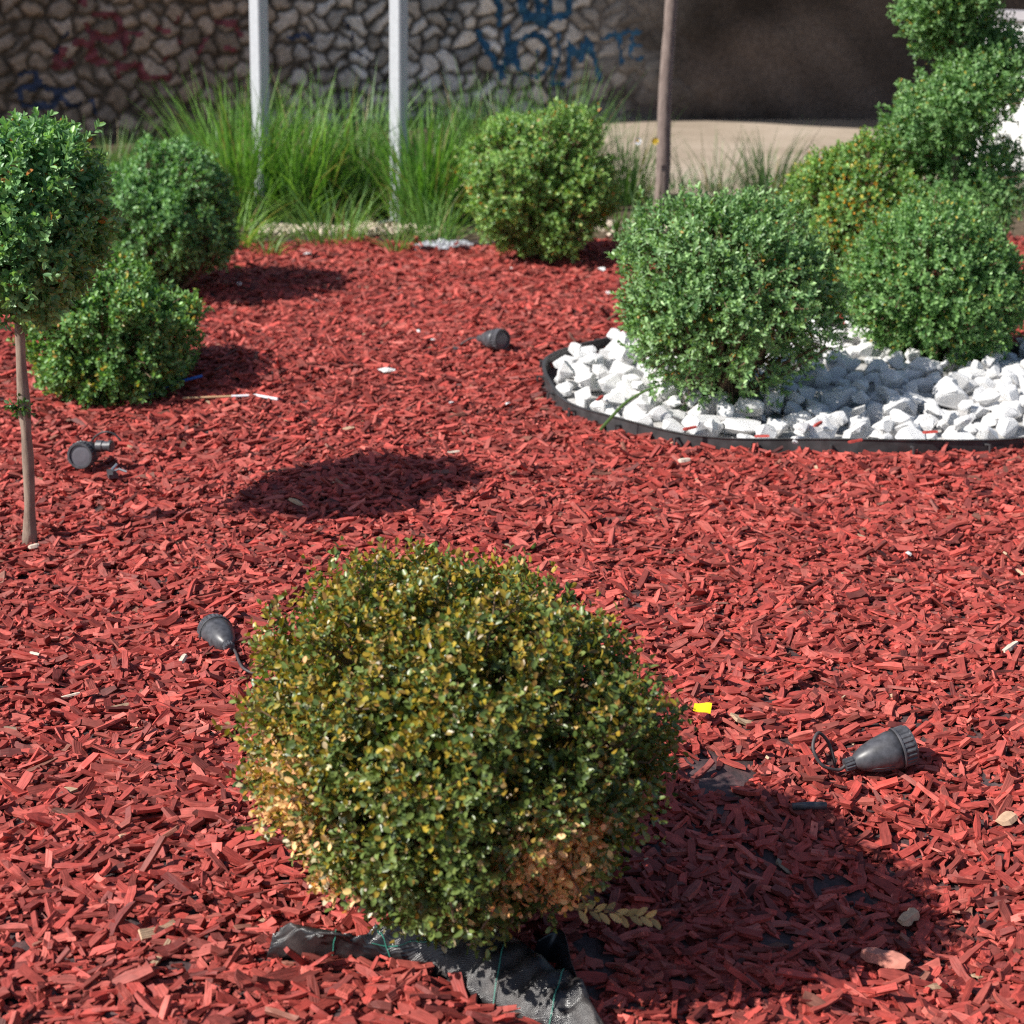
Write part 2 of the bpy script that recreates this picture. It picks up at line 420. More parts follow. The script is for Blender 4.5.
    red = [(9, [(80, 2), (86, 22), (92, 48), (98, 62)]), (9, [(92, 18), (112, 14), (122, 26), (110, 42), (98, 34)]),
           (9, [(56, 64), (64, 48), (84, 40), (92, 50)]), (8, [(56, 68), (78, 62), (98, 58)]), (9, [(104, 36), (118, 30), (126, 42), (120, 52)]),
           (8, [(134, 32), (152, 28), (164, 32)]), (8, [(150, 28), (158, 40), (172, 22)]), (7, [(176, 20), (180, 44), (164, 60)]),
           (7, [(104, 60), (122, 66), (140, 64)]), (8, [(140, 72), (152, 80), (168, 76)]), (6, [(196, 58), (206, 36), (212, 22)]),
           (7, [(218, 24), (236, 22), (240, 36)]), (6, [(204, 52), (224, 48), (246, 50)]), (6, [(114, 60), (118, 78)])]
    paint('red_graffiti', red, M_paint_red, 'red spray painted scrawl', .06)
    navy = [(7, [(18, 74), (19, 104), (50, 106), (56, 92), (44, 86), (20, 88)]), (6, [(18, 74), (34, 72), (38, 84)]),
            (6, arc(72, 97, 9, 9, 0, 360, 14)), (6, [(54, 52), (62, 36), (76, 22)]), (5, [(90, 98), (93, 112)]),
            (6, [(288, 38), (302, 34), (312, 42)]), (5, [(340, 8), (352, 40)]), (5, [(356, 52), (372, 64)])]
    paint('navy_graffiti', navy, M_paint_navy, 'faded navy spray painted letters', .08)
    # unseen bridge deck, added to keep wall and passage in shade
    dk = thing('shade_deck', (0, WY, 3.0), 'unseen grey concrete bridge deck added above the graffiti wall to shade it', 'bridge')
    mb = MB()
    xs_ = np.linspace(-16, 16, 65)
    fy = np.interp(xs_, px_[s < 5], py_[s < 5]) - .55; fy = np.where(xs_ < px_[0], py_[0] - .4, fy); fy -= 1.75 / (1 + np.exp(-(xs_ + .35) * 2.4))
    for k in range(64):
        V = []
        for zz in (3.0, 3.6):
            V += [(xs_[k], fy[k], zz), (xs_[k + 1], fy[k + 1], zz), (xs_[k + 1], 26, zz), (xs_[k], 26, zz)]
        mb.add(V, [(0, 3, 2, 1), (4, 5, 6, 7), (0, 1, 5, 4), (2, 3, 7, 6)] + ([(3, 0, 4, 7)] if k == 0 else []) + ([(1, 2, 6, 5)] if k == 63 else []))
    mb.build('slab', M_concrete, dk, origin=(0, WY, 3.0))
    mb = MB(); box(mb, (8.5, 21, 1.45), (9, .4, 3.05)); o = mb.build('abutment_wall', M_concrete)
    tag(o, 'dark concrete end wall inside the passage under the bridge', 'wall')
build_wall()

# white sunlit wall behind the topiary
wl = thing('white_wall', (4.1, 11.8, 0), 'low white rendered wall in full sun behind the spiral topiary', 'wall')
mb = MB(); a = math.atan2(-1.8, 1.4)
box(mb, (4.15, 11.85, .55), (2.3, .2, 1.14), a); mb.build('render_face', M_white_wall, wl, origin=(4.1, 11.8, 0))
mb = MB(); box(mb, (4.15, 11.85, 1.155), (2.36, .28, .06), a); mb.build('coping', M_coping, wl, origin=(4.1, 11.8, 0))

# ---------------------------------------------------------------- foliage
LEAF = np.array([[0, 0, 0], [0, .5, -.02], [0, 1, -.10], [-.33, .18, .05], [-.5, .5, .09], [-.36, .84, .02],
                 [.33, .18, .05], [.5, .5, .09], [.36, .84, .02]])
LEAF_Q = np.array([[0, 1, 4, 3], [1, 2, 5, 4], [0, 6, 7, 1], [1, 7, 8, 2]])
def unit(a): return a / (np.linalg.norm(a, axis=-1, keepdims=True) + 1e-9)
def leaves_mesh(name, P, A, Nn, length, width, col, mat):
    """P leaf bases, A axis, Nn rough normal"""
    A = unit(A); W = unit(np.cross(A, Nn)); Nn = np.cross(W, A); n = len(P)
    V = (P[:, None, :] + LEAF[None, :, 1:2] * (A * length[:, None])[:, None, :]
         + LEAF[None, :, 0:1] * (W * width[:, None])[:, None, :] + LEAF[None, :, 2:3] * (Nn * length[:, None])[:, None, :])
    f = (LEAF_Q[None] + (np.arange(n) * 9)[:, None, None]).reshape(-1, 4)
    c = np.repeat(col, 9, axis=0)
    return make_mesh(name, V.reshape(-1, 3), [f], mat, {'col': ('FLOAT_COLOR', c)}, True)
def shoots(Pb, Dd, npair, ln, lw, slen, rg):
    """opposite leaf pairs on each shoot -> leaf arrays"""
    n = len(Pb); Dd = unit(Dd)
    h = unit(rg.normal(size=(n, 3))); B = unit(np.cross(Dd, h)); Cc = np.cross(Dd, B)
    P, A, Nn, Ls, Ws, sid, fr = [], [], [], [], [], [], []
    for k in range(npair):
        t = (k + .5) / npair
        for side in (0, 1):
            ang = k * math.pi / 2 + side * math.pi + rg.normal(0, .35, n)
            rad = np.cos(ang)[:, None] * B + np.sin(ang)[:, None] * Cc
            op = np.clip(1.05 - .55 * t + rg.normal(0, .22, n), .1, 1.5)[:, None]
            ax = np.cos(op) * Dd + np.sin(op) * rad
            P.append(Pb + Dd * (slen * t)[:, None]); A.append(ax); Nn.append(np.sin(op) * Dd - np.cos(op) * rad + rg.normal(0, .18, (n, 3)))
            sc = (1 - .35 * t * t) * rg.uniform(.72, 1.2, n)
            Ls.append(ln * sc); Ws.append(lw * sc * rg.uniform(.85, 1.15, n)); sid.append(np.arange(n)); fr.append(np.full(n, t))
    return [np.concatenate(q) for q in (P, A, Nn, Ls, Ws, sid, fr)]
def lump(U, seed, amp):
    r3 = np.random.default_rng(seed); o = np.ones(len(U))
    for k in range(9):
        d = unit(r3.normal(size=3)); fr = r3.uniform(2, 7); o += amp * np.sin(U @ d * fr + r3.uniform(0, 6)) / 2.2
    return o
def leaf_colors(sid, fr, n_shoot, c_old, c_new, rg, patches=(), Ptip=None):
    tone = rg.uniform(0, 1, n_shoot)[sid]
    k = np.clip(.22 + .66 * fr * tone + rg.normal(0, .15, len(sid)), 0, 1)[:, None]
    c = np.asarray(c_old) * (1 - k) + np.asarray(c_new) * k
    c = c * rg.uniform(.75, 1.25, (len(sid), 1))
    for fun, pc in patches:
        pr = fun(Ptip); m = rg.random(len(sid)) < pr
        c[m] = np.asarray(pc) * rg.uniform(.7, 1.3, (m.sum(), 1)) * rg.uniform(.9, 1.1, (m.sum(), 3))
    return np.clip(c, 0.004, 1)
def branches(mb, base, tips, r0, rg, n=5):
    for t in tips:
        m = base + (t - base) * .45 + rg.normal(0, .03, 3) + np.array([0, 0, .03])
        u = np.linspace(0, 1, 6)[:, None]
        P = (1 - u) ** 2 * base + 2 * u * (1 - u) * m + u ** 2 * t
        tube(mb, P, np.linspace(r0, r0 * .25, 6), n)
def ball(center, rad, n, name, label, cat, group, seed, old, new, mat=None, leaf=(.021, .0115), squash=(1, 1, 1), amp=.05, patches=(),
         dry=None, zmin=None, thin=None, npair=4, base=None, stem_r=.012, up=.35, inner=.78, taper=.10, sup=None, skew=0, hollow=.065):
    rg = np.random.default_rng(seed); center = np.asarray(center, float)
    base = np.array([center[0], center[1], float(T(center[0], center[1]))]) if base is None else np.asarray(base, float)
    th = thing(name, base, label, cat, group)
    U = unit(rg.normal(size=(n, 3))); fine = lump(U * 3.2, seed + 9, 1.0) - 1
    sh = lump(U, seed + 5, amp) * (1 + hollow * np.clip(fine, -1.6, 1.2))
    depth = inner + (1 - inner) * rg.random(n) ** .55
    ragged = 1 + .035 * np.maximum(0, rg.normal(0, 1, n)) ** 1.5 * (depth > .93)
    if sup: hh_ = np.hypot(U[:, 0], U[:, 1]); sh = sh * np.where(U[:, 2] > 0, (hh_ ** sup + np.abs(U[:, 2]) ** sup) ** (-1 / sup), 1)
    sh = sh * (1 - taper * np.clip(-U[:, 2], 0, 1) ** 1.2)
    off = U * np.asarray(squash) * (rad * sh * depth * ragged)[:, None]
    off[:, 0] += skew * U[:, 2]
    slen = rg.uniform(.035, .07, n) * (rad / .4) ** .3
    Dd = unit(U + rg.normal(0, .45, (n, 3)) + np.array([0, 0, up]))
    Pb = center + off - Dd * slen[:, None] * .8
    ni = int(n * .30)
    if ni:                                                    # older leaves deeper inside
        Ui = unit(rg.normal(size=(ni, 3))); Di = unit(Ui + rg.normal(0, .8, (ni, 3)))
        Pi = center + Ui * np.asarray(squash) * (rad * rg.uniform(.35, .76, ni))[:, None]
        Pb = np.vstack([Pb, Pi]); Dd = np.vstack([Dd, Di]); U = np.vstack([U, Ui]); slen = np.r_[slen, rg.uniform(.04, .07, ni)]
        fine = np.r_[fine, np.ones(ni)]; depth = np.r_[depth, np.full(ni, .5)]; n += ni
    keep = ~((fine < -.55) & (depth > .86) & (rg.random(n) < .75))
    if zmin is not None: keep &= Pb[:, 2] > zmin
    if thin is not None: keep &= rg.random(n) < thin(Pb)
    Pb, Dd, slen, U = Pb[keep], Dd[keep], slen[keep], U[keep]; n = len(Pb)
    P, A, Nn, Ls, Ws, sid, fr = shoots(Pb, Dd, npair, leaf[0], leaf[1], slen, rg)
    c = leaf_colors(sid, fr, n, old, new, rg, patches, P)
    isdry = np.zeros(len(P), bool)
    if dry is not None:
        isdry = rg.random(len(P)) < dry(P)
        c[isdry] = np.array([.66, .39, .18]) * rg.uniform(.55, 1.35, (isdry.sum(), 1)) * rg.uniform(.88, 1.12, (isdry.sum(), 3))
    k = ~isdry
    link('foliage', leaves_mesh('foliage', P[k] - base, A[k], Nn[k], Ls[k], Ws[k], c[k], mat or M_leaf), th)
    if isdry.any():
        k = isdry
        o = link('dry_leaves', leaves_mesh('dry_leaves', P[k] - base, A[k], Nn[k], Ls[k] * 1.05, Ws[k], c[k], M_dry), th); o['label'] = 'dead orange brown leaves'
    mb = MB(); pick = rg.choice(n, min(110, n), replace=False)
    branches(mb, base + np.array([0, 0, .0]), Pb[pick], stem_r, rg)
    pick = rg.choice(n, min(700, n), replace=False)
    for i in pick:
        q = Pb[i]; inn = center + (q - center) * .72
        tube(mb, np.array([inn, q, q + Dd[i] * slen[i]]), [.0028, .002, .001], 4, caps=False)
    mb.build('branches', M_twig, th, origin=base)
    return th, base

DARK, NEWG = (.022, .062, .030), (.085, .17, .075)
# front bush: bronze and yellowing
AC = np.array(D(452, 742, 2.53)); AC[2] -= .022; AC[0] += .010
def a_rel(P): return P - AC
def yel(P):
    q = a_rel(P); return np.clip(.10 + 1.25 * q[:, 2] + -.5 * q[:, 0], .04, .42)
def pale(P):
    q = a_rel(P); return np.clip(-.55 * q[:, 0] - .4 * q[:, 2] - .02, 0, .42)
def bronze(P):
    q = a_rel(P); return np.clip(.05 + .35 * q[:, 2], .02, .16)
def dryA(P):
    d1 = np.linalg.norm((P - D(545, 868, 2.28)) / np.array([.085, .17, .11]), axis=1)
    d3 = np.linalg.norm((P - D(588, 830, 2.33)) / np.array([.05, .10, .05]), axis=1)
    d2 = np.linalg.norm((P - D(290, 800, 2.40)) / np.array([.07, .2, .11]), axis=1)
    d4 = np.linalg.norm((P - D(320, 900, 2.30)) / np.array([.07, .15, .05]), axis=1)
    return np.clip(1.25 - d1, 0, .9) + np.clip(1.1 - d3, 0, .55) + np.clip(1.25 - d2, 0, .6) + np.clip(1.2 - d4, 0, .5) + .01
bushA, baseA = ball(AC, .337, 10400, 'boxwood_ball', 'large box ball with bronze yellow and dead orange leaves in front, on black fabric', 'bush',
     'clipped box balls', 14, (.048, .084, .020), (.185, .235, .062), M_leaf_gloss, (.0168, .0102), (1.0, 1.0, .96), .045,
     [(yel, (.30, .215, .028)), (pale, (.44, .39, .24)), (bronze, (.20, .125, .03))], dryA, npair=3, stem_r=.013, up=.25, taper=.20, sup=2.2, skew=-.03, hollow=.035)
C0 = np.array(D(113, 341, 6.05))
def few(pc, p): return (lambda P: np.full(len(P), p), pc)
ball(C0, .315, 2900, 'boxwood_ball', 'low box ball with yellow tipped leaves behind the thin left trunk, beside the blue straw', 'bush', 'clipped box balls', 21,
     (.052, .138, .040), (.29, .48, .17), None, (.026, .0135), amp=.06, patches=[few((.36, .32, .06), .05), few((.45, .24, .06), .012)], up=.3)
C1 = np.array(D(165, 215, 8.15))
ball(C1, .355, 2800, 'boxwood_ball', 'dark green box ball at the bed edge left of the tall grass clumps', 'bush', 'clipped box balls', 31,
     (.042, .12, .046), (.29, .50, .19), None, (.026, .014), amp=.05, up=.2)
C2 = np.array(D(541, 184, 9.0))
ball(C2, .405, 4000, 'boxwood_ball', 'bright green box ball at the far edge of the mulch under the graffiti', 'bush', 'clipped box balls', 41,
     (.06, .15, .04), (.36, .54, .16), None, (.025, .014), amp=.06, patches=[few((.45, .2, .05), .02), few((.36, .40, .12), .08)], up=.3)
C3 = np.array(D(726, 307, 5.86))
def thinF(P): return np.clip((P[:, 2] - .10) / .22, .22, 1) * np.where((P[:, 0] > C3[0] + .05) & (P[:, 2] < .32), .6, 1)
def orF(P): return np.where(np.linalg.norm(P - C3, axis=1) < .33, .06, .004)
ball(C3, .400, 4600, 'boxwood_ball', 'large blue green box ball with an open bottom at the front of the white stones', 'bush', 'clipped box balls', 51,
     (.055, .138, .050), (.34, .51, .22), None, (.0255, .0118), (.99, 1, 1.02), .05, [(orF, (.42, .22, .05))], thin=thinF, stem_r=.014, up=.4, taper=.06,
     zmin=.05)
C4 = np.array(D(938, 288, 6.6))
ball(C4, .37, 4600, 'boxwood_ball', 'green box ball on the white stones below the spiral topiary', 'bush', 'clipped box balls', 61,
     (.052, .14, .044), (.29, .47, .17), None, (.0205, .0115), amp=.05, patches=[few((.4, .32, .06), .03)], up=.35, zmin=.03)
C5 = np.array(D(858, 218, 7.75))
def orI(P): return np.clip(.14 - .4 * np.abs(P[:, 0] - C5[0] + .04) - .2 * (P[:, 2] - C5[2]), .01, .14)
ball(C5, .37, 3800, 'boxwood_ball', 'loose box bush with many orange leaves left of the spiral topiary', 'bush', 'clipped box balls', 71,
     (.06, .15, .038), (.31, .48, .14), None, (.0225, .0125), (1, 1, 1.06), .08, [(orI, (.55, .26, .03)), few((.36, .32, .05), .08)], up=.3)

# small standard tree at left
B0 = G(28, 546); BT = D(19, 218, float(B0[1]) + .03)
trB, bB = ball(BT, .258, 2100, 'standard_box_tree', 'small round headed box tree on a thin bare trunk', 'tree', None, 81,
     (.045, .135, .058), (.33, .53, .21), None, (.029, .0135), (1.0, 1.0, 1.06), .07, [few((.28, .12, .03), .015)], base=B0, stem_r=.001, npair=4, up=.4)
for ch in list(trB.children):
    if ch.name.startswith('branches'): bpy.data.objects.remove(ch)
mb = MB(); rg = np.random.default_rng(5)
top = BT + np.array([0, 0, .02]); tk = []
for i, u in enumerate(np.linspace(0, 1, 14)):
    p = B0 + np.array([0, 0, -.03]) + (top - B0) * u + np.array([.006 * math.sin(u * 7), .004 * math.cos(u * 5), 0]); tk.append(p)
rads = np.linspace(.0165, .0125, 14) * (1 + .09 * np.sin(np.arange(14) * 2.1)); rads[6] *= 1.25; rads[0] *= 1.5; rads[1] *= 1.12; rads[10] *= 1.15
tube(mb, tk, rads, 10); mb.build('trunk', M_bark, trB, origin=B0, smooth=True)
mb = MB(); tips = BT + unit(rg.normal(size=(60, 3))) * .19
branches(mb, BT - np.array([0, 0, .14]), tips, .007, rg); mb.build('branches', M_twig, trB, origin=B0)
sp = D(20, 408, float(B0[1])); n = 9
P, A, Nn, Ls, Ws, sid, fr = shoots(np.tile(sp, (n, 1)), unit(rg.normal(size=(n, 3)) * np.array([1, .8, .4]) + [-.3, -.3, .15]), 4, .022, .011, np.full(n, .035), rg)
link('sprig', leaves_mesh('sprig', P - B0, A, Nn, Ls, Ws, leaf_colors(sid, fr, n, (.03, .08, .03), (.12, .2, .06), rg), M_leaf), trB)

# spiral topiary
def spiral():
    rg = np.random.default_rng(91); y0 = 7.55
    b = np.array([D(951, 215, y0)[0], y0, 0]); b[2] = float(T(b[0], b[1]))
    th = thing('spiral_topiary', b, 'tall spiral clipped box tree with bare trunk between its tiers', 'tree')
    H = 2.15; n = 15000
    u = rg.random(n) ** .85
    z = .30 + u * (H - .30)
    ph = (z - 1.0) / .50 * 2 * math.pi - math.pi / 2        # in front of the trunk at z = .93
    hr = .165 * (1 - .62 * (z / H) ** 2); tr = .222 * (1 - .46 * (z / H) ** 2)
    cen = np.column_stack([b[0] + hr * np.cos(ph), b[1] + hr * np.sin(ph), z])
    U = unit(rg.normal(size=(n, 3))); dep = (.5 + .5 * rg.random(n) ** .5) * (1 + .16 * (lump(unit(cen - cen.mean(0)) * 6 + U * 2, 19, 1.0) - 1)) * (1 + .07 * np.maximum(0, rg.normal(0, 1, n)))
    off = U * (tr * dep)[:, None] * np.array([1, 1, .85])
    Dd = unit(U + rg.normal(0, .45, (n, 3)) + [0, 0, .3]); sl = rg.uniform(.035, .065, n)
    Pb = cen + off - Dd * sl[:, None] * .7
    rx = Pb[:, :2] - b[:2]; d_in = np.hypot(rx[:, 0], rx[:, 1])
    keep = d_in > .03
    Pb, Dd, sl = Pb[keep], Dd[keep], sl[keep]; n = len(Pb)
    P, A, Nn, Ls, Ws, sid, fr = shoots(Pb, Dd, 4, .020, .0112, sl * .9, rg)
    c = leaf_colors(sid, fr, n, (.052, .138, .044), (.29, .46, .18), rg, [few((.42, .32, .06), .02)], P)
    link('foliage', leaves_mesh('foliage', P - b, A, Nn, Ls, Ws, c, M_leaf), th)
    mb = MB(); zz = np.linspace(-.03, H - .1, 22)
    pts = np.column_stack([b[0] + .02 * np.sin(zz * 5), b[1] + .02 * np.cos(zz * 4), b[2] + zz]); tube(mb, pts, np.linspace(.026, .010, 22), 9)
    mb.build('trunk', M_bark, th, origin=b, smooth=True)
    mb = MB()
    for i in rg.choice(n, 170, replace=False):
        q = Pb[i]; k = np.array([b[0] + .02 * math.sin(q[2] * 5), b[1], q[2] - .05]); tube(mb, [k, (k + q) / 2 + [0, 0, -.01], q], [.005, .004, .002], 4, caps=False)
    mb.build('branches', M_twig, th, origin=b)
spiral()
# bright conifer shrub right of the topiary
c = np.array(D(1083, 112, 9.3))
ball(c, .31, 3000, 'conifer_shrub', 'light yellow green shrub behind the right side of the spiral topiary', 'bush', None, 95, (.08, .2, .04), (.28, .45, .12),
     None, (.022, .007), (.9, .9, 1.5), .06, npair=4, up=1.0, base=(c[0], c[1], 0))

# young street tree: bare trunk with crown above
Y0 = D(660, 214, 10.4); Y0[2] = .03
tr = thing('young_tree', Y0, 'slim young tree with a bare straight grey brown trunk', 'tree')
mb = MB(); zz = np.linspace(-.05, 3.0, 24); rg = np.random.default_rng(17)
pts = np.column_stack([Y0[0] + .026 * zz / 1.3 + .006 * np.sin(zz * 6), Y0[1] + .004 * np.sin(zz * 5), zz])
tube(mb, pts, np.linspace(.047, .026, 24) * (1 + .04 * np.sin(zz * 21)), 12); mb.build('trunk', M_bark_grey, tr, origin=Y0, smooth=True)
mb = MB(); cc = np.array([Y0[0] + .06, Y0[1], 3.2]); tips = cc + unit(rg.normal(size=(45, 3))) * np.array([.5, .5, .7]) * rg.uniform(.6, 1, (45, 1))
branches(mb, np.array([Y0[0] + .045, Y0[1], 2.35]), tips, .013, rg)
n = 700; Pb = np.repeat(tips, 16, 0)[:n] + rg.normal(0, .12, (n, 3))
P, A, Nn, Ls, Ws, sid, fr = shoots(Pb, rg.normal(size=(n, 3)), 3, .06, .035, np.full(n, .12), rg)
mb.build('branches', M_bark_grey, tr, origin=Y0)
link('crown', leaves_mesh('crown', P - Y0, A, Nn, Ls, Ws, leaf_colors(sid, fr, n, (.04, .09, .025), (.11, .2, .05), rg), M_leaf), tr)

# ---------------------------------------------------------------- grass clumps and weeds
def blades(base, n, h, spread, wd, rg, c1, c2, lean=.5, flat=(1, 1)):
    ang = rg.uniform(0, 2 * math.pi, n); dr = np.column_stack([np.cos(ang) * flat[0], np.sin(ang) * flat[1]])
    dl = unit(dr + rg.normal(0, .55, (n, 2)))
    r0 = spread * np.sqrt(rg.random(n)) * .55
    b = np.column_stack([base[0] + dr[:, 0] * r0, base[1] + dr[:, 1] * r0, np.full(n, base[2])])
    hh = h * rg.uniform(.22, 1.0, n); ln = lean * rg.uniform(.2, 1.1, n) * h
    K = 6; V = np.zeros((n, K, 2, 3)); sd = np.column_stack([-dr[:, 1], dr[:, 0], np.zeros(n)])
    sd = unit(sd + rg.normal(0, .5, (n, 3)) * [1, 1, .1]); W = wd * rg.uniform(.6, 1.2, n)
    droop = rg.uniform(0, .5, n) ** 1.3
    for k in range(K):
        t = k / (K - 1)
        p = b + np.column_stack([dl[:, 0] * ln * t ** 1.6, dl[:, 1] * ln * t ** 1.6, hh * (t - droop * t ** 3)])
        ww = W * (1 - t ** 2.5) * (.7 + .6 * t * (1 - t)) + .0004
        V[:, k, 0] = p - sd * ww[:, None] / 2; V[:, k, 1] = p + sd * ww[:, None] / 2
    q = []
    for k in range(K - 1): q.append(np.column_stack([np.arange(n) * K * 2 + k * 2 + j for j in (0, 1, 3, 2)]))
    kk = rg.random((n, 1)); col = (np.asarray(c1) * (1 - kk) + np.asarray(c2) * kk) * rg.uniform(.75, 1.25, (n, 1))
    dryb = rg.random(n) < .07; col[dryb] = np.array([.34, .28, .14]) * rg.uniform(.7, 1.2, (dryb.sum(), 1))
    return V.reshape(-1, 3), np.vstack(q), np.repeat(col, K * 2, 0)
def clump(px, py, y, n, h, spread, wd, seed, label, lean=.5, c1=(.05, .13, .03), c2=(.15, .30, .07), name='grass_clump', cat='grass clump', group='tall grass clumps behind the mulch', flat=(1, 1)):
    rg = np.random.default_rng(seed); p = D(px, py, y); p[2] = (.03 if y > 9.75 else float(T(p[0], p[1])))
    V, q, c = blades(p, n, h, spread, wd, rg, c1, c2, lean, flat)
    o = link(name, make_mesh(name, V - p, [q], M_blade, {'col': ('FLOAT_COLOR', c)}, True), None, p)
    return tag(o, label, cat, group)
g_br = dict(c1=(.07, .19, .035), c2=(.24, .42, .10))
clump(240, 232, 10.15, 800, .98, .46, .014, 101, 'tall bright green grass clump round the foot of the left pole', .42, **g_br)
clump(300, 230, 10.2, 640, .96, .40, .013, 102, 'tall arching grass clump just right of the left pole', .5, **g_br)
clump(358, 226, 10.45, 640, .95, .42, .012, 103, 'grey green grass clump between the two poles', .45, (.09, .20, .06), (.24, .38, .13))
clump(428, 232, 10.1, 820, .88, .42, .013, 104, 'deep green grass clump right of the second pole', .45, (.07, .19, .04), (.20, .37, .08))
clump(472, 222, 10.7, 500, .98, .3, .009, 105, 'grass clump behind the left side of the far box ball', .4, (.06, .14, .04), (.16, .28, .08))
clump(560, 205, 11.0, 600, .98, .4, .010, 106, 'tall thin grass clump rising behind the far box ball', .4, (.06, .15, .04), (.17, .30, .09))
clump(625, 215, 10.9, 260, .74, .3, .008, 107, 'sparse grass clump left of the young tree trunk', .5, (.06, .14, .04), (.17, .28, .09))
clump(768, 205, 11.0, 260, .58, .28, .008, 108, 'wispy grass clump on the pale paving right of the young tree', .5, (.06, .13, .05), (.16, .26, .10))
clump(715, 205, 11.2, 130, .55, .6, .006, 109, 'thin scattered grass stalks right behind the young tree', .55, (.08, .14, .06), (.18, .26, .11))
clump(130, 190, 12.0, 500, .36, .7, .012, 118, 'low rough grass clump at the foot of the wall behind the dark box ball', .6, (.05, .12, .03), (.15, .26, .08))
clump(105, 212, 9.9, 700, .7, .35, .009, 113, 'short grass clump behind the dark box ball at left', .5, (.06, .14, .04), (.15, .26, .07))
clump(397, 264, 9.1, 34, .30, .10, .010, 110, 'small grass tuft growing in the red mulch near the second pole', .75, (.10, .20, .05), (.2, .32, .1), group='small grass tufts in the mulch')
clump(268, 262, 9.1, 40, .32, .16, .010, 111, 'small grass tuft at the mulch edge below the left pole', .7, (.10, .19, .05), (.2, .32, .1), group='small grass tufts in the mulch')
clump(330, 252, 9.45, 150, .40, .40, .009, 114, 'low grass tuft spilling over the pebbles between the poles', .8, (.08, .18, .05), (.22, .36, .11), group='small grass tufts in the mulch')
clump(430, 246, 9.5, 160, .42, .34, .009, 115, 'low dark grass tuft spilling out right of the second pole', .8, (.06, .15, .04), (.18, .32, .08), group='small grass tufts in the mulch')
clump(232, 256, 9.4, 170, .42, .36, .009, 116, 'low grass tuft spilling onto the mulch beside the dark box ball', .8, (.09, .20, .04), (.24, .40, .09), group='small grass tufts in the mulch')
clump(500, 215, 10.9, 500, .85, .5, .010, 117, 'grass clump directly behind the far box ball, below the lettering', .6, (.06, .16, .04), (.19, .33, .09))
clump(620, 225, 9.7, 60, .26, .26, .018, 112, 'low broad leaved weed beside the foot of the young tree', .6, (.05, .13, .03), (.14, .27, .06), 'weed', 'weed', None)
# low greenery as one mass along the far edge
mb = []; rg = np.random.default_rng(120); Vs, Qs, Cs, off = [], [], [], 0
for i in range(170):
    x = rg.uniform(-4.5, 4.5); y = rg.uniform(10.1, 11.9) if x > .4 else rg.uniform(9.9, 12.6)
    V, q, c = blades((x, y, .0), 26, rg.uniform(.12, .30), .2, .009, rg, (.045, .11, .04), (.12, .22, .08), .6)
    Vs.append(V); Qs.append(q + off); Cs.append(c); off += len(V)
tag(link('short_grass', make_mesh('short_grass', np.vstack(Vs), [np.vstack(Qs)], M_blade, {'col': ('FLOAT_COLOR', np.vstack(Cs))}, True)),
    'short rough grass growing along the far edge of the bed', 'grass', None, 'stuff')
# daisies by the young tree
def flower(px, py, y, c, label):
    tip = D(px, py, y); b = np.array([tip[0] - .04, y, .0]); th = thing('wild_flower', b, label, 'flower', 'wild flowers by the young tree')
    mb = MB(); tube(mb, [b, b + (tip - b) * .5 + [.02, 0, 0], tip], [.003, .0025, .002], 5); mb.build('stalk', simple('stalk_green', (.12, .2, .06), .6), th, origin=b)
    mb = MB()
    for k in range(11):
        a = k * 2 * math.pi / 11; d = np.array([math.cos(a), -.45, math.sin(a)]); d /= np.linalg.norm(d); s = np.array([-math.sin(a), 0, math.cos(a)])
        mb.add([tip, tip + d * .012 + s * .008, tip + d * .028, tip + d * .012 - s * .008], [(0, 1, 2, 3)])
    mb.build('petals', simple('petal', c, .6), th, origin=b)
    mb = MB(); lathe(mb, tip - np.array([0, .008, 0]), (0, -1, 0), [(0, .007), (.003, .006), (.006, .003)], 10); mb.build('flower_centre', simple('flower_centre', (.6, .38, .03), .7), th, origin=b)
flower(638, 141, 10.3, (.75, .76, .78), 'white wild flower on a thin stalk beside the young tree trunk')
flower(655, 141, 10.3, (.62, .44, .03), 'yellow wild flower on a thin stalk touching the young tree trunk')

# ---------------------------------------------------------------- poles
for px, wpx, y, lab in ((263, 1.7, 10.05, 'pale grey square metal pole rising from the bright grass at left'), (399, 1.2, 10.05, 'pale grey square metal pole between the darker grass clumps')):
    b = D(px, 235, y); b[2] = 0
    th = thing('metal_pole', b, lab, 'pole', 'square metal poles')
    mb = MB(); s, rz = .084, R(-36); c_, s_ = math.cos(rz), math.sin(rz)
    pr = [(-s / 2, -s / 2 + .008), (-s / 2 + .008, -s / 2), (s / 2 - .008, -s / 2), (s / 2, -s / 2 + .008), (s / 2, s / 2 - .008), (s / 2 - .008, s / 2), (-s / 2 + .008, s / 2), (-s / 2, s / 2 - .008)]
    V = [(b[0] + x * c_ - y_ * s_, b[1] + x * s_ + y_ * c_, z) for z in (-.1, 3.1) for x, y_ in pr]
    mb.add(V, [(i, (i + 1) % 8, (i + 1) % 8 + 8, i + 8) for i in range(8)])
    mb.build('shaft', M_post, th, origin=b); th.rotation_euler = (0, R(wpx), 0)
    mb = MB(); box(mb, (b[0], b[1], 3.11), (.1, .1, .02), rz); mb.build('end_cap', M_lamp, th, origin=b)
    mb = MB(); box(mb, (b[0], b[1], .035), (.19, .19, .012), rz); mb.build('base_plate', M_post, th, origin=b)

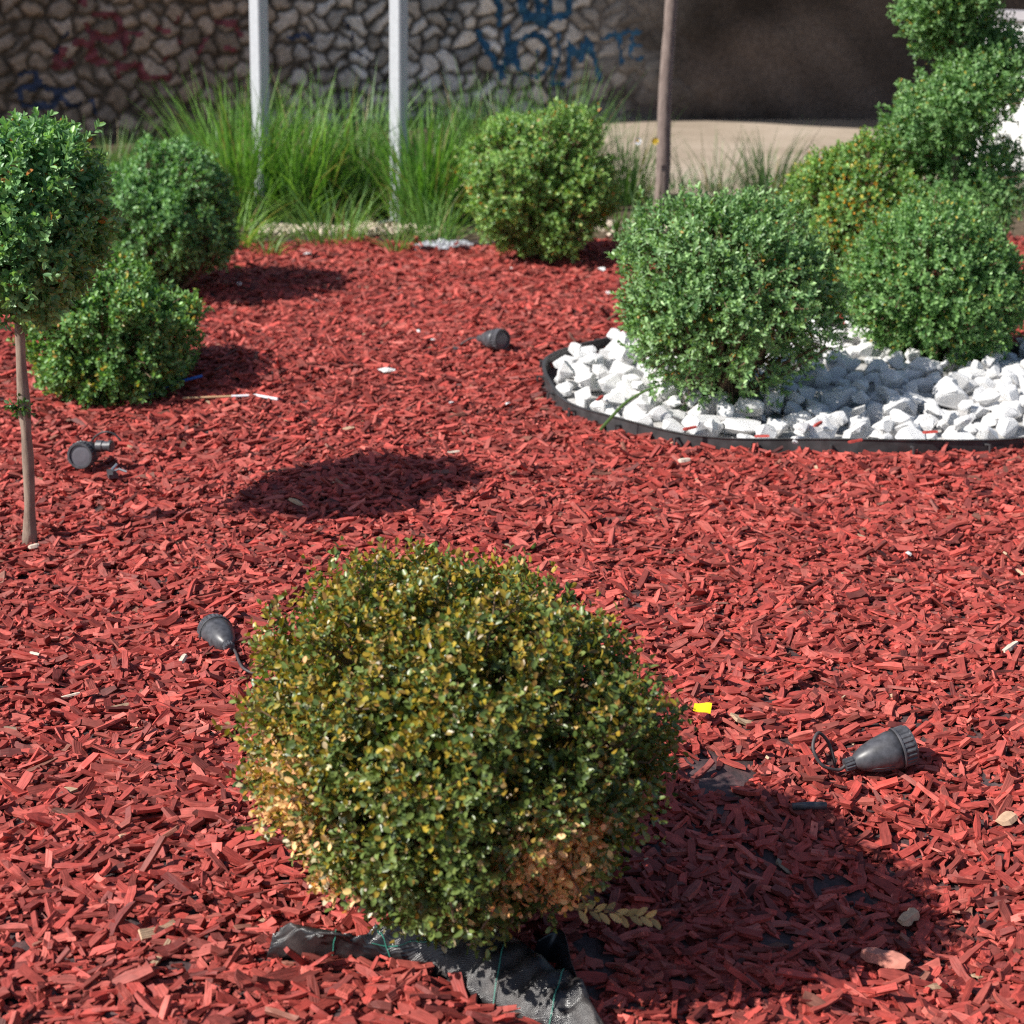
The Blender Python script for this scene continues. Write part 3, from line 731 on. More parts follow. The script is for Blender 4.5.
# ---------------------------------------------------------------- stone bed: edging and stones
EC = np.array([1.24, 6.22]); ER = np.array([1.12, .95])
def in_bed(x, y, m=0.0): return ((x - EC[0]) / (ER[0] + m)) ** 2 + ((y - EC[1]) / (ER[1] + m)) ** 2 < 1
def edging():
    n = 160; a = np.linspace(0, 2 * math.pi, n, endpoint=False)
    th = thing('lawn_edging', (EC[0], EC[1], 0), 'black plastic edging strip curving round the white stones', 'edging')
    mb = MB(); o = (EC[0], EC[1], 0)
    wob = .012 * np.sin(a * 5 + 1) + .008 * np.sin(a * 11)
    x = EC[0] + (ER[0] + wob) * np.cos(a); y = EC[1] + (ER[1] + wob) * np.sin(a); g = T(x, y)
    nx, ny = np.cos(a), np.sin(a); topz = g + .050 + .006 * np.sin(a * 7)
    rows = [(0.004, g - .05), (.004, topz - .006), (.008, topz), (-.006, topz), (-.004, topz - .006), (-.004, g - .05)]
    V = np.vstack([np.column_stack([x + nx * d, y + ny * d, z]) for d, z in rows]); k = len(rows)
    q = [(i * n + j, i * n + (j + 1) % n, ((i + 1) % k) * n + (j + 1) % n, ((i + 1) % k) * n + j) for i in range(k) for j in range(n)]
    mb.add(V, q); mb.build('strip', M_edging, th, origin=o, smooth=False)
    for j in range(2, n, 6):
        if not (math.pi * .80 < a[j] < math.pi * 1.95): continue
        m2 = MB(); p = np.array([x[j], y[j], g[j] + .03]); d = np.array([nx[j], ny[j], 0])
        tube(m2, [p + d * .006, p + d * .03 + [0, 0, .006], p + d * .034 + [0, 0, -.05]], [.006, .006, .003], 6)
        m2.build('peg', M_edging, th, origin=o)
edging()
def stone_mesh(seed):
    import bmesh
    rg = np.random.default_rng(seed); bm = bmesh.new()
    P = unit(rg.normal(size=(16, 3))) * np.array([1, rg.uniform(.65, .95), rg.uniform(.5, .8)]) * rg.uniform(.8, 1.05, (16, 1))
    for p in P: bm.verts.new(p)
    r = bmesh.ops.convex_hull(bm, input=bm.verts)
    bmesh.ops.delete(bm, geom=[v for v in bm.verts if not v.link_faces], context='VERTS')
    bmesh.ops.dissolve_limit(bm, angle_limit=R(16), verts=bm.verts, edges=bm.edges)
    bmesh.ops.bevel(bm, geom=list(bm.edges), offset=.15, segments=2, profile=.6, affect='EDGES', clamp_overlap=True)
    bmesh.ops.triangulate(bm, faces=bm.faces)
    for v in bm.verts: v.co *= 1 + .02 * rg.normal()
    me = bpy.data.meshes.new('white_stone'); bm.to_mesh(me); bm.free(); me.materials.append(M_stone)
    for p in me.polygons: p.use_smooth = False
    return me
STONES = [stone_mesh(300 + i) for i in range(16)]
def stones():
    rg = np.random.default_rng(77); pts = []
    tries = 0
    while tries < 9000:
        tries += 1
        x = EC[0] + rg.uniform(-1, 1) * ER[0]; y = EC[1] + rg.uniform(-1, 1) * ER[1]
        r = rg.choice([.038, .052, .068, .082], p=[.18, .3, .32, .2])
        if ((x - EC[0]) / (ER[0] - r * .9)) ** 2 + ((y - EC[1]) / (ER[1] - r * .9)) ** 2 > 1: continue
        lay = 0
        if any((x - a) ** 2 + (y - b) ** 2 < (.72 * (r + c)) ** 2 for a, b, c, *_ in pts): continue
        if np.hypot(x - C3[0], y - C3[1]) < .05: continue
        pts.append((x, y, r, 0))
    base = list(pts)
    for _ in range(300):        # second layer in the hollows
        x, y, r, _ = base[rg.integers(len(base))]
        x += rg.normal(0, .04); y += rg.normal(0, .04); r = rg.choice([.036, .048, .060])
        if ((x - EC[0]) / (ER[0] - r * 1.1)) ** 2 + ((y - EC[1]) / (ER[1] - r * 1.1)) ** 2 > 1: continue
        if any((x - a) ** 2 + (y - b) ** 2 < (.85 * (r + c)) ** 2 for a, b, c, l in pts if l): continue
        pts.append((x, y, r, 1))
    def score(p):               # how clearly the photo shows it: front half, not behind the two balls
        x, y, r, l = p
        s = r * 40 - (y - 5.2) * 1.2 + .3 * l
        for c in (C3, C4):
            if y > c[1] - .12 and abs(x - c[0] * y / c[1]) < .33: s -= 5
        if x / y > .34: s -= 6
        return -s
    pts.sort(key=score)
    Vs, Fs, off = [], [], 0
    for i, (x, y, r, l) in enumerate(pts):
        me = STONES[rg.integers(len(STONES))]; g = float(T(x, y))
        loc = (x, y, g + .012 + r * .33 + (.042 if l else 0) + rg.normal(0, .004)); rot = rg.uniform(0, 6.28, 3); rot[0] = rg.normal(0, .5); rot[1] = rg.normal(0, .5)
        if i < 300:
            o = link('white_stone', me, None, loc); o.rotation_euler = rot; o.scale = (r * 1.08,) * 3
            if abs(((x - EC[0]) / ER[0]) ** 2 + ((y - EC[1]) / ER[1]) ** 2 - .88) < .12:
                tag(o, 'rough white stone lying against the inside of the black edging', 'stone', 'white stones along the edging')
            else: tag(o, 'rough white stone among others inside the edged bed', 'stone', 'white stones in the edged bed')
        else:
            from mathutils import Euler
            Mx = np.array(Euler(rot).to_matrix()) * r * 1.08; v = np.zeros(len(me.vertices) * 3); me.vertices.foreach_get('co', v)
            Vs.append(v.reshape(-1, 3) @ Mx.T + np.array(loc)); f = np.zeros(len(me.polygons) * 3, int); me.polygons.foreach_get('vertices', f)
            Fs.append(f.reshape(-1, 3) + off); off += len(me.vertices)
    if Vs:
        o = link('white_gravel', make_mesh('white_gravel', np.vstack(Vs), [np.vstack(Fs)], M_stone))
        tag(o, 'white stones lying behind and under the box balls', 'gravel', None, 'stuff')
    return len(pts)
print('stones', stones())
me_bed = grid_sheet('stone_bed_ground', EC[0] - 1.15, EC[0] + 1.15, EC[1] - 1.0, EC[1] + 1.0, .05,
    lambda X, Y: np.where(((X - EC[0]) / 1.09) ** 2 + ((Y - EC[1]) / .92) ** 2 < 1, T(X, Y) + .005, T(X, Y) - .06), simple('pale_grit', (.42, .41, .40), .9, .2, 60, .35, .01))

# pale pebble strip behind the mulch
rg = np.random.default_rng(78); Vs, Fs, off = [], [], 0
for i in range(560):
    x = rg.uniform(-1.5, -.45) if i < 420 else rg.uniform(.4, 1.0); y = 9.80 + rg.normal(0, .11) + .03 * math.sin(x * 3); r = rg.uniform(.012, .028)
    me = STONES[rg.integers(16)]; v = np.zeros(len(me.vertices) * 3); me.vertices.foreach_get('co', v)
    a = rg.uniform(0, 6.28); Mx = np.array([[math.cos(a), -math.sin(a), 0], [math.sin(a), math.cos(a), 0], [0, 0, 1]]) * r
    Vs.append(v.reshape(-1, 3) @ Mx.T + [x, y, .03 + r * .5]); f = np.zeros(len(me.polygons) * 3, int); me.polygons.foreach_get('vertices', f)
    Fs.append(f.reshape(-1, 3) + off); off += len(me.vertices)
tag(link('pale_gravel', make_mesh('pale_gravel', np.vstack(Vs), [np.vstack(Fs)], simple('cream_pebble', (.62, .52, .42), .85, .2, 40, .3, .004))),
    'strip of cream pebbles between the mulch and the grass clumps', 'gravel', None, 'stuff')

# ---------------------------------------------------------------- red wood-chip mulch
BARE = [(G(716, 772), .075, .05), (G(850, 893), .075, .022), (G(690, 985), .03, .015), (G(780, 945), .035, .015), (G(790, 745), .02, .02), (G(770, 862), .03, .02), (G(590, 965), .04, .06)]
FAB = None
def poly_mask(x, y, poly):
    inside = np.zeros(len(x), bool); n = len(poly)
    for i in range(n):
        x1, y1 = poly[i][:2]; x2, y2 = poly[(i + 1) % n][:2]
        c = (y1 > y) != (y2 > y); xi = (x2 - x1) * (y - y1) / (y2 - y1 + 1e-12) + x1
        inside ^= c & (x < xi)
    return inside
FAB_OUT = [(266, 962), (300, 962), (345, 963), (395, 965), (440, 980), (480, 1004), (520, 1022), (560, 1038), (606, 1058)]
FAB_IN = [(280, 930), (320, 934), (352, 940), (390, 926), (450, 926), (500, 940), (545, 962), (580, 986), (606, 1030)]
FAB_Z = [.05, .055, .04, .055, .065, .06, .055, .05, .035]
PO = [G(*p) for p in FAB_OUT]; PI = [G(p[0], p[1], z) for p, z in zip(FAB_IN, FAB_Z)]
def mulch():
    rg = np.random.default_rng(42); cs = .008; x0, y0 = -5.0, 1.3
    NX, NY = int(10 / cs), int(8.9 / cs)
    gx = x0 + (np.arange(NX) + .5) * cs; gy = y0 + (np.arange(NY) + .5) * cs
    HM = T(gx[:, None], gy[None, :]).astype(np.float32)
    def cand(n):
        y = 1.55 + (9.72 - 1.55) * rg.random(n); x = (rg.random(n) * 2 - 1) * 3.9
        k = np.abs(x) < .33 * y + .75
        x, y = x[k], y[k]
        edge = 9.50 + .25 / (1 + np.exp(-(x - .5) * 5)) + .08 * np.sin(x * 2.3) + .06 * np.sin(x * 6.1)
        k = (y < edge) & ~in_bed(x, y, .012)
        x, y = x[k], y[k]
        dens = np.where(y < 4.8, 1.0, np.clip(1.0 - (y - 4.8) * .16, .50, 1))
        k = rg.random(len(x)) < dens; x, y = x[k], y[k]
        keep = np.ones(len(x), bool)
        for (p, rx, ry) in BARE:
            d = ((x - p[0]) / rx) ** 2 + ((y - p[1]) / (ry * 1.6)) ** 2
            keep &= (d > 1) | (rg.random(len(x)) < .10)
        keep &= ~poly_mask(x, y, [(p[0], p[1]) for p in PO] + [(p[0], p[1]) for p in PI[::-1]])
        return x[keep], y[keep]
    allv = {4: [], 2: []}; allc = {4: [], 2: []}; alll = {4: [], 2: []}
    NL = 9
    for layer in range(NL):
        x, y = cand(40000); n = len(x)
        kind = rg.random(n)
        big = kind > .74; sm = kind < .38; top = layer >= NL - 2
        ln = np.where(big, rg.uniform(.036, .076, n), np.where(sm, rg.uniform(.008, .022, n), rg.uniform(.020, .044, n)))
        wd = np.where(big, rg.uniform(.009, .022, n), np.where(sm, rg.uniform(.004, .010, n), rg.uniform(.007, .018, n)))
        thk = np.where(big, rg.uniform(.004, .011, n), rg.uniform(.0025, .007, n))
        far = np.clip((y - 4.5) / 5, 0, 1); ln *= 1 + .15 * far; wd *= 1 + .3 * far; thk *= 1 + .4 * far
        yaw = rg.uniform(0, math.pi * 2, n)
        yaw = np.where(rg.random(n) < .35, rg.normal(.25, .5, n), yaw)
        dx, dy = np.cos(yaw), np.sin(yaw)
        ts = np.array([-.5, -.25, 0, .25, .5])
        ix = np.clip(((x[:, None] + dx[:, None] * ln[:, None] * ts - x0) / cs).astype(int), 0, NX - 1)
        iy = np.clip(((y[:, None] + dy[:, None] * ln[:, None] * ts - y0) / cs).astype(int), 0, NY - 1)
        h = HM[ix, iy]
        sl = np.clip(((h[:, 3:].mean(1) - h[:, :2].mean(1)) / (.75 * ln)), -.45, .45) + rg.normal(0, .20, n)
        odd = rg.random(n) < .12; sl = np.where(odd, rg.normal(0, .5, n), sl)
        line = sl[:, None] * ln[:, None] * ts
        zc = np.quantile(h - line, .7, axis=1)
        top_h = (zc[:, None] + line + thk[:, None] * .8)
        np.maximum.at(HM, (ix.ravel(), iy.ravel()), np.minimum(top_h, h + .016).ravel().astype(np.float32))
        roll = rg.normal(0, .38, n)
        # local frame
        A = unit(np.column_stack([dx, dy, sl])); B = np.column_stack([-dy, dx, np.zeros(n)])
        Cn = np.cross(A, B); cr, sr = np.cos(roll)[:, None], np.sin(roll)[:, None]
        B, Cn = B * cr + Cn * sr, -B * sr + Cn * cr
        P = np.column_stack([x, y, zc + thk * .5])
        br = np.clip(rg.normal(1, .30, (n, 1)), .35, 1.7)
        base = np.array([.355, .053, .041]) * br
        worn = np.clip(rg.normal(.08, .17, (n, 1)), 0, .6); base = base * (1 - worn) + worn * np.array([.50, .17, .13]) * br
        tan = rg.random(n) < .0022; base[tan] = np.array([.50, .34, .22]) * rg.uniform(.7, 1.2, (tan.sum(), 1))
        dark = rg.random(n) < .10; base[dark] *= np.array([.55, .6, .65]); brn = rg.random(n) < .008; base[brn] = np.array([.26, .10, .07]) * rg.uniform(.5, 1.2, (brn.sum(), 1))
        for st, sel in ((4, y < 5.2), (2, y >= 5.2)):
            m = np.where(sel)[0]; k = len(m)
            if not k: continue
            t = np.linspace(-.5, .5, st)
            tt = t[None, :] + rg.normal(0, .03, (k, st))
            wf = rg.uniform(.55, 1.1, (k, st)); 
            if st == 4: wf[:, 1:3] = rg.uniform(.85, 1.15, (k, 2))
            else: wf = rg.uniform(.6, 1.1, (k, st))
            bend = rg.normal(0, .06, (k, 1)) * (t[None, :] ** 2 * 4) + rg.normal(0, .02, (k, st))
            cor = np.array([[-.5, -.5], [.5, -.5], [.5, .5], [-.5, .5]])
            V = np.zeros((k, st, 4, 3)); Lc = np.zeros((k, st, 4, 3))
            sk = rg.normal(0, .10, (k, st)) if st == 2 else np.column_stack([rg.normal(0, .10, k), np.zeros((k, 2)), rg.normal(0, .10, k)])
            offs = rg.uniform(0, 50, (k, 3))
            for s in range(st):
                for c in range(4):
                    u = (tt[:, s] + sk[:, s] * cor[c, 0]) * ln[m]
                    vv = (cor[c, 0] * wf[:, s] * rg.uniform(.85, 1.1, k) + bend[:, s] * 2) * wd[m]
                    ww = cor[c, 1] * thk[m] * rg.uniform(.6, 1.15, k) * (0.6 + .4 * wf[:, s]) + bend[:, s] * ln[m] * .35
                    V[:, s, c] = P[m] + A[m] * u[:, None] + B[m] * vv[:, None] + Cn[m] * ww[:, None]
                    Lc[:, s, c] = np.column_stack([u, vv, ww]) + offs
            allv[st].append(V.reshape(-1, 3)); alll[st].append(Lc.reshape(-1, 3)); allc[st].append(np.repeat(base[m], st * 4, 0))
    Vs, Cs, Ls, Fs, off = [], [], [], [], 0
    for st in (4, 2):
        V = np.vstack(allv[st]); n = len(V) // (st * 4)
        q = []
        for s in range(st - 1):
            for c in range(4):
                c2 = (c + 1) % 4; q.append((s * 4 + c, s * 4 + c2, s * 4 + 4 + c2, s * 4 + 4 + c))
        q += [(3, 2, 1, 0), tuple((st - 1) * 4 + c for c in range(4))]
        F = (np.array(q)[None] + (np.arange(n) * st * 4)[:, None, None]).reshape(-1, 4) + off
        Vs.append(V); Fs.append(F); Cs.append(np.vstack(allc[st])); Ls.append(np.vstack(alll[st])); off += len(V)
    me = make_mesh('mulch', np.vstack(Vs), Fs, M_chip, {'col': ('FLOAT_COLOR', np.vstack(Cs)), 'lc': ('FLOAT_VECTOR', np.vstack(Ls))})
    tag(link('wood_chip_mulch', me), 'red dyed wood chip mulch covering the bed', 'mulch', None, 'stuff')
    print('chips faces', len(me.polygons))
    def height(x, y):
        i = int((x - x0) / cs); j = int((y - y0) / cs); s = HM[max(0, i - 1):i + 2, max(0, j - 1):j + 2]
        return float(np.quantile(s, .8))
    return height
HGT = mulch()
def GM(px, py, dz=0.0):
    p = G(px, py)
    for _ in range(4): p = G(px, py, HGT(p[0], p[1]) - float(T(p[0], p[1])))
    return p + np.array([0, 0, dz])

# ---------------------------------------------------------------- weed fabric under the front bush
def fabric():
    th = thing('weed_fabric', PO[3], 'black woven weed fabric with green threads sticking out below the front box ball', 'fabric')
    o = PO[3]; rows = 9; rg = np.random.default_rng(8)
    def spl(P, n):
        P = np.array(P); t = np.linspace(0, len(P) - 1, n); out = []
        for u in t:
            i = min(int(u), len(P) - 2); f = u - i
            p0, p1, p2, p3 = P[max(i - 1, 0)], P[i], P[i + 1], P[min(i + 2, len(P) - 1)]
            out.append(.5 * (2 * p1 + (p2 - p0) * f + (2 * p0 - 5 * p1 + 4 * p2 - p3) * f * f + (3 * p1 - p0 - 3 * p2 + p3) * f ** 3))
        return np.array(out)
    n = 70; a, b = spl(PO, n), spl(PI, n)
    b2 = b + (b - a) * (1.0 * (1 - np.linspace(0, 1, n) ** 1.5))[:, None] + np.array([0, 0, -.05])          # tucks in under the bush
    rowsP = []
    for k in range(rows):
        t = k / (rows - 1)
        p = a * (1 - t) ** 2 + 2 * t * (1 - t) * (a * .4 + b * .6 + np.array([0, 0, .018])) + b * t * t
        rowsP.append(p + np.array([0, 0, .006]) + np.column_stack([np.zeros(n), np.zeros(n), .005 * np.sin(np.arange(n) * .55 + k * .8) * (.3 + t) + .004 * np.sin(np.arange(n) * 1.3 - k * 1.1) + rg.normal(0, .0013, n)]))
    rowsP.append((b + b2) / 2 + [0, 0, .0]); rowsP.append(b2); rows += 2
    V = np.vstack(rowsP); q = [(i * n + j, i * n + j + 1, (i + 1) * n + j + 1, (i + 1) * n + j) for i in range(rows - 1) for j in range(n - 1)]
    ob = link('sheet', make_mesh('sheet', V - o, [q], M_fabric, None, True), th)
    md = ob.modifiers.new('thickness', 'SOLIDIFY'); md.thickness = .0018; md.offset = -1
    for f0 in (.19, .335, .63, .80):                            # green marker threads across the strip
        mb = MB(); j = int(f0 * n); P = [rowsP[k][min(n - 1, j + (rows - 3 - k) // 3)] + [0, 0, .0035] for k in range(rows - 2)]
        P = np.array(P); u_ = np.linspace(0, 1, len(P))[:, None]; P[:, :2] = (P[:1] * (1 - u_) + P[-1:] * u_)[:, :2]; tube(mb, P[::-1], .0008, 5); mb.build('green_thread', M_green_line, th, origin=o)
    mb = MB(); P = [rowsP[2 + (1 if k > 3 else 0)][int((.32 + .025 * k) * n)] + [0, 0, .0035] for k in range(8)]
    tube(mb, P, .0007, 5); mb.build('green_thread', M_green_line, th, origin=o)
    # right flap, standing up
    fl = np.array([G(538, 940, .06), G(562, 930, .07), G(572, 962, .06), G(585, 996, .045), G(599, 1024, .03)])
    fb = np.array([G(532, 968, .0), G(546, 972, .0), G(560, 990, .0), G(576, 1010, .0), G(590, 1034, 0)])
    A_, B_ = spl(fl, 24), spl(fb, 24); rr = [A_ * (1 - t) + B_ * t + np.array([0, 0, .012 * math.sin(t * 3.1)]) for t in np.linspace(0, 1, 6)]
    V = np.vstack(rr); q = [(i * 24 + j, i * 24 + j + 1, (i + 1) * 24 + j + 1, (i + 1) * 24 + j) for i in range(5) for j in range(23)]
    ob = link('flap', make_mesh('flap', V - o, [q], simple('black_film', (.018, .018, .022), .3, .6, 30, .3, .002), None, True), th)
    md = ob.modifiers.new('thickness', 'SOLIDIFY'); md.thickness = .0018
fabric()

# pale sprig at the foot of the front bush
rg = np.random.default_rng(66); p0 = D(560, 908, 2.36); p1 = D(650, 918, 2.36)
mb = MB(); tube(mb, [p0, (p0 + p1) / 2 + [0, 0, .006], p1], [.002, .0016, .001], 5); mb.build('pale_twig', M_twig, bushA, origin=baseA)
n = 16; t = np.linspace(.15, 1, n)[:, None]; P = p0 * (1 - t) + p1 * t; s = np.where(np.arange(n) % 2, 1, -1)[:, None]
A = np.array([.75, -.25, .0]) + s * np.array([.1, -.3, -.75]) * .7 + rg.normal(0, .15, (n, 3))
cl = np.array([.45, .33, .15]) * rg.uniform(.6, 1.2, (n, 1))
o = link('pale_sprig', leaves_mesh('pale_sprig', P - baseA, A, np.tile([0, -.8, .6], (n, 1)) + rg.normal(0, .2, (n, 3)), np.full(n, .026), np.full(n, .011), cl, M_dry), bushA)
o['label'] = 'sprig of pale yellow leaves sticking out low on the right'

# ---------------------------------------------------------------- garden spotlights
def spotlight(tail, axis, label, sc=1.0, cable=None, bracket=None, up=(0, 0, 1)):
    tail = np.asarray(tail, float); a, b, c = frame(axis, up)
    th = thing('garden_spotlight', tail, label, 'spotlight', 'small dark garden spotlights on the mulch'); k = sc
    mb = MB(); lathe(mb, tail, a, [(0, .013 * k), (.004 * k, .016 * k), (.012 * k, .0225 * k), (.03 * k, .0305 * k), (.055 * k, .0375 * k), (.085 * k, .0425 * k), (.104 * k, .0435 * k)], 40, up)
    for ang in (-.5, -.25, 0):       # moulded flutes on the body
        d = math.cos(ang - 2.2) * b + math.sin(ang - 2.2) * c
        tube(mb, [tail + a * .03 * k + d * .0305 * k, tail + a * .055 * k + d * .0375 * k, tail + a * .08 * k + d * .0418 * k], [.0007 * k, .0012 * k, .0007 * k], 5)
    mb.build('body', M_lamp, th, origin=tail, smooth=True)
    mb = MB(); lathe(mb, tail, a, [(.102 * k, .0445 * k), (.104 * k, .0465 * k), (.107 * k, .0465 * k), (.109 * k, .0450 * k), (.130 * k, .0455 * k), (.132 * k, .0435 * k), (.136 * k, .043 * k), (.136 * k, .036 * k), (.129 * k, .0355 * k)], 96, up, (24, .0026 * k, 3, 4), caps=False)
    mb.build('ribbed_cap', M_lamp, th, origin=tail)
    mb = MB(); lathe(mb, tail, a, [(.127 * k, .0365 * k), (.130 * k, .0362 * k), (.1315 * k, .02 * k)], 40, up); mb.build('lens', M_lens, th, origin=tail)
    mb = MB(); lathe(mb, tail, a, [(-.022 * k, .010 * k), (-.021 * k, .0145 * k), (-.003 * k, .0155 * k), (.002 * k, .013 * k)], 48, up, (12, .0018 * k, 1, 2)); mb.build('cable_gland', M_lamp, th, origin=tail)
    if cable is not None:
        mb = MB(); P = np.array([tail - a * .02 * k] + [np.asarray(q, float) for q in cable]); n = 8 * (len(P) - 1); out = []
        for u in np.linspace(0, len(P) - 1, n):
            i = min(int(u), len(P) - 2); f = u - i; q0, q1, q2, q3 = P[max(i - 1, 0)], P[i], P[i + 1], P[min(i + 2, len(P) - 1)]
            out.append(.5 * (2 * q1 + (q2 - q0) * f + (2 * q0 - 5 * q1 + 4 * q2 - q3) * f * f + (3 * q1 - q0 - 3 * q2 + q3) * f ** 3))
        tube(mb, out, .0038 * k, 8); mb.build('cable', M_cable, th, origin=tail, smooth=True)
    if bracket is not None:
        mb = MB(); lathe(mb, bracket[0], bracket[1], [(0, .014), (.002, .019), (.022, .019), (.024, .016), (.042, .016), (.044, .019), (.052, .019), (.054, .012)], 28); mb.build('mount_socket', M_lamp, th, origin=tail)
    return th
def dirv(yaw, tilt): return np.array([math.cos(R(yaw)) * math.cos(R(tilt)), math.sin(R(yaw)) * math.cos(R(tilt)), math.sin(R(tilt))])
p = GM(853, 772, .022); yl = float(p[1])
spotlight(p, dirv(13, 13), 'dark grey spotlight lying on the sunlit mulch with a looped cable at its tail', .95,
          [D(838, 770, yl - .01), D(822, 765, yl - .02), D(813, 748, yl - .005), D(818, 733, yl + .02), D(828, 742, yl + .03), D(834, 760, yl + .02), D(836, 774, yl + .02), D(841, 792, yl + .03)])
p = GM(228, 650, .012)
spotlight(p, dirv(116, -2), 'dark grey spotlight half buried beside the front box ball, ribbed cap turned away', .93,
          [p + [.02, -.02, -.005], G(243, 668, .03), G(262, 676, .02)])
p = GM(90, 470, .02)
spotlight(p + [0, .09, .02], dirv(-99, 8), 'spotlight facing forward with round lens near the thin left trunk', .95,
          [D(90, 446, float(p[1]) + .13), D(95, 437, float(p[1]) + .08), D(104, 432, float(p[1]) + .05), D(114, 434, float(p[1]) + .05), D(121, 441, float(p[1]) + .05)], (D(97, 446, float(p[1])), (1, -.25, .05)))
p = GM(482, 346, .032)
spotlight(p, dirv(-48, 8), 'spotlight in the middle of the far mulch with lens turned right', .98, [p + [-.05, .02, -.005], p + [-.09, .02, -.03]])
# bright clip near the left spotlight
p = GM(113, 478, .008); th = thing('metal_clip', p, 'small shiny metal clip with dark jaws on the mulch below the left spotlight', 'clip')
mb = MB(); box(mb, p, (.03, .022, .014), .5); box(mb, p + [-.004, 0, .012], (.012, .03, .012), .9); mb.build('jaw', M_lamp, th, origin=p)
mb = MB(); tube(mb, [p + [0, 0, .012], p + [.02, .005, .02], p + [.045, .0, .012]], .004, 6); tube(mb, [p + [-.01, .01, .01], p + [.01, .025, .03]], .0045, 6); mb.build('spring', M_metal, th, origin=p)

# ---------------------------------------------------------------- litter and scraps
M_bluep = simple('blue_plastic', (.015, .12, .48), .35, .5); M_wplast = simple('white_plastic', (.72, .71, .74), .4, .5)
M_yellow = simple('yellow_paper', (.80, .58, .01), .6, .3)
a_, b_, c_ = GM(142, 402, .016), GM(178, 390, .03), GM(203, 385, .036)
mb = MB(); tube(mb, [a_, a_ * .5 + b_ * .5, b_, b_ * .5 + c_ * .5, c_], .0055, 10); o = mb.build('drinking_straw', M_bluep, smooth=True)
tag(o, 'bent bright blue drinking straw at the foot of the low box ball', 'straw')
a_, b_, c_ = GM(183, 402, .014), GM(256, 399, .014), GM(278, 403, .014)
mb = MB(); u = np.linspace(0, 1, 7)[:, None]; P = np.vstack([a_ * (1 - u) + b_ * u, c_[None]])
cols = simple('tan_reed', (.46, .30, .16), .6)
tube(mb, P[:5], .0042, 8); th = thing('dry_stick', a_, 'long thin tan stick with a white end lying on the mulch', 'stick'); mb.build('stem', cols, th, origin=a_)
mb = MB(); tube(mb, P[4:], [.0046, .005, .0055, .0055], 8); mb.build('white_end', M_wplast, th, origin=a_)
p = GM(702, 720, .03); mb = MB(); X, Y = np.meshgrid(np.linspace(-1, 1, 7), np.linspace(-1, 1, 5))
Z = .003 * np.sin(X * 3) + .004 * X * Y; yw = R(-14); Z *= .5; V = np.column_stack([(X * .019 * math.cos(yw) - Y * .012 * math.sin(yw)).ravel(), (X * .019 * math.sin(yw) + Y * .012 * math.cos(yw)).ravel(), Z.ravel() + Y.ravel() * .005])
V2 = V + [0, 0, -.0012]; nn = 35; q = [(r * 7 + c, r * 7 + c + 1, r * 7 + c + 8, r * 7 + c + 7) for r in range(4) for c in range(6)]
mb.add(np.vstack([V, V2]), q + [(d + nn, c + nn, b + nn, a + nn) for a, b, c, d in q]); o = mb.build('paper_scrap', M_yellow, None, p)
tag(o, 'small bright yellow scrap of paper right of the front box ball', 'scrap')
def pebble(px, py, r, label, mat=M_stone, sq=.6, group='loose pale pebbles on the red mulch', name='pebble', cat='pebble'):
    p = GM(px, py, r * .5); o = link(name, STONES[int(px) % 16].copy(), None, p); o.data.materials.clear(); o.data.materials.append(mat)
    o.scale = (r * 1.25, r * .9, r * sq + .002); o.rotation_euler = (0, 0, (px * 7) % 6); tag(o, label, cat, group); return o
pebble(387, 374, .033, 'largest white pebble on the open mulch left of the far spotlight')
pebble(419, 333, .019, 'white pebble on the mulch, first left of the far spotlight')
pebble(433, 342, .015, 'small round white pebble just left of the far spotlight')
pebble(451, 404, .013, 'small white pebble between the far spotlight and the bush shadow')
pebble(512, 271, .024, 'pale pebble in front of the far box ball')
pebble(499, 270, .016, 'smaller pale pebble in front of the far box ball')
pebble(602, 272, .03, 'pinkish pale pebble near the right foot of the far box ball')
pebble(609, 295, .02, 'pale pebble left of the blue green box ball')
pebble(239, 286, .022, 'white pebble in the shadow of the dark box ball')
pebble(307, 256, .026, 'white pebble at the far mulch edge between the poles')
pebble(908, 556, .013, 'single white pebble on the open mulch below the edging')
pebble(508, 405, .011, 'tiny pale pebble right of the small white pebble')
M_tan = attr = simple('bare_wood', (.52, .34, .22), .75, .3, 60, .25, .002); M_pink = simple('worn_red_wood', (.50, .20, .15), .75, .3, 60, .25, .002)
M_palew = simple('bleached_wood', (.62, .52, .42), .75, .3, 60, .2, .002)
def scrap(px, py, ln, wd, th_, yaw, mat, label, tilt=.1):
    p = GM(px, py, th_ * .6 + .004); rg = np.random.default_rng(int(px * 3 + py)); K = 6; mb = MB(); V = []
    for s in range(K):
        t = s / (K - 1) - .5; f = (1 - (2 * abs(t)) ** 6 * .35) * rg.uniform(.82, 1.12)
        for cx, cz in ((-.5, -.5), (-.3, .5), (.35, .55), (.5, -.4)):
            V.append((t * ln + rg.normal(0, ln * .015), cx * wd * f + .12 * wd * math.sin(t * 4), cz * th_ * f + t * ln * tilt))
    q = [(s * 4 + c, s * 4 + (c + 1) % 4, s * 4 + 4 + (c + 1) % 4, s * 4 + 4 + c) for s in range(K - 1) for c in range(4)] + [(3, 2, 1, 0), ((K - 1) * 4, (K - 1) * 4 + 1, (K - 1) * 4 + 2, (K - 1) * 4 + 3)]
    mb.add(V, q); o = mb.build('wood_chip', mat, None, p); o.rotation_euler = (0, 0, yaw); return tag(o, label, 'wood chip', 'odd single wood chips')
scrap(908, 922, .045, .028, .012, .5, M_tan, 'pale tan wood chip in the shadow of the front box ball')
scrap(885, 965, .085, .034, .018, -.75, M_pink, 'thick ridged red wood chunk at the edge of the front bush shadow')
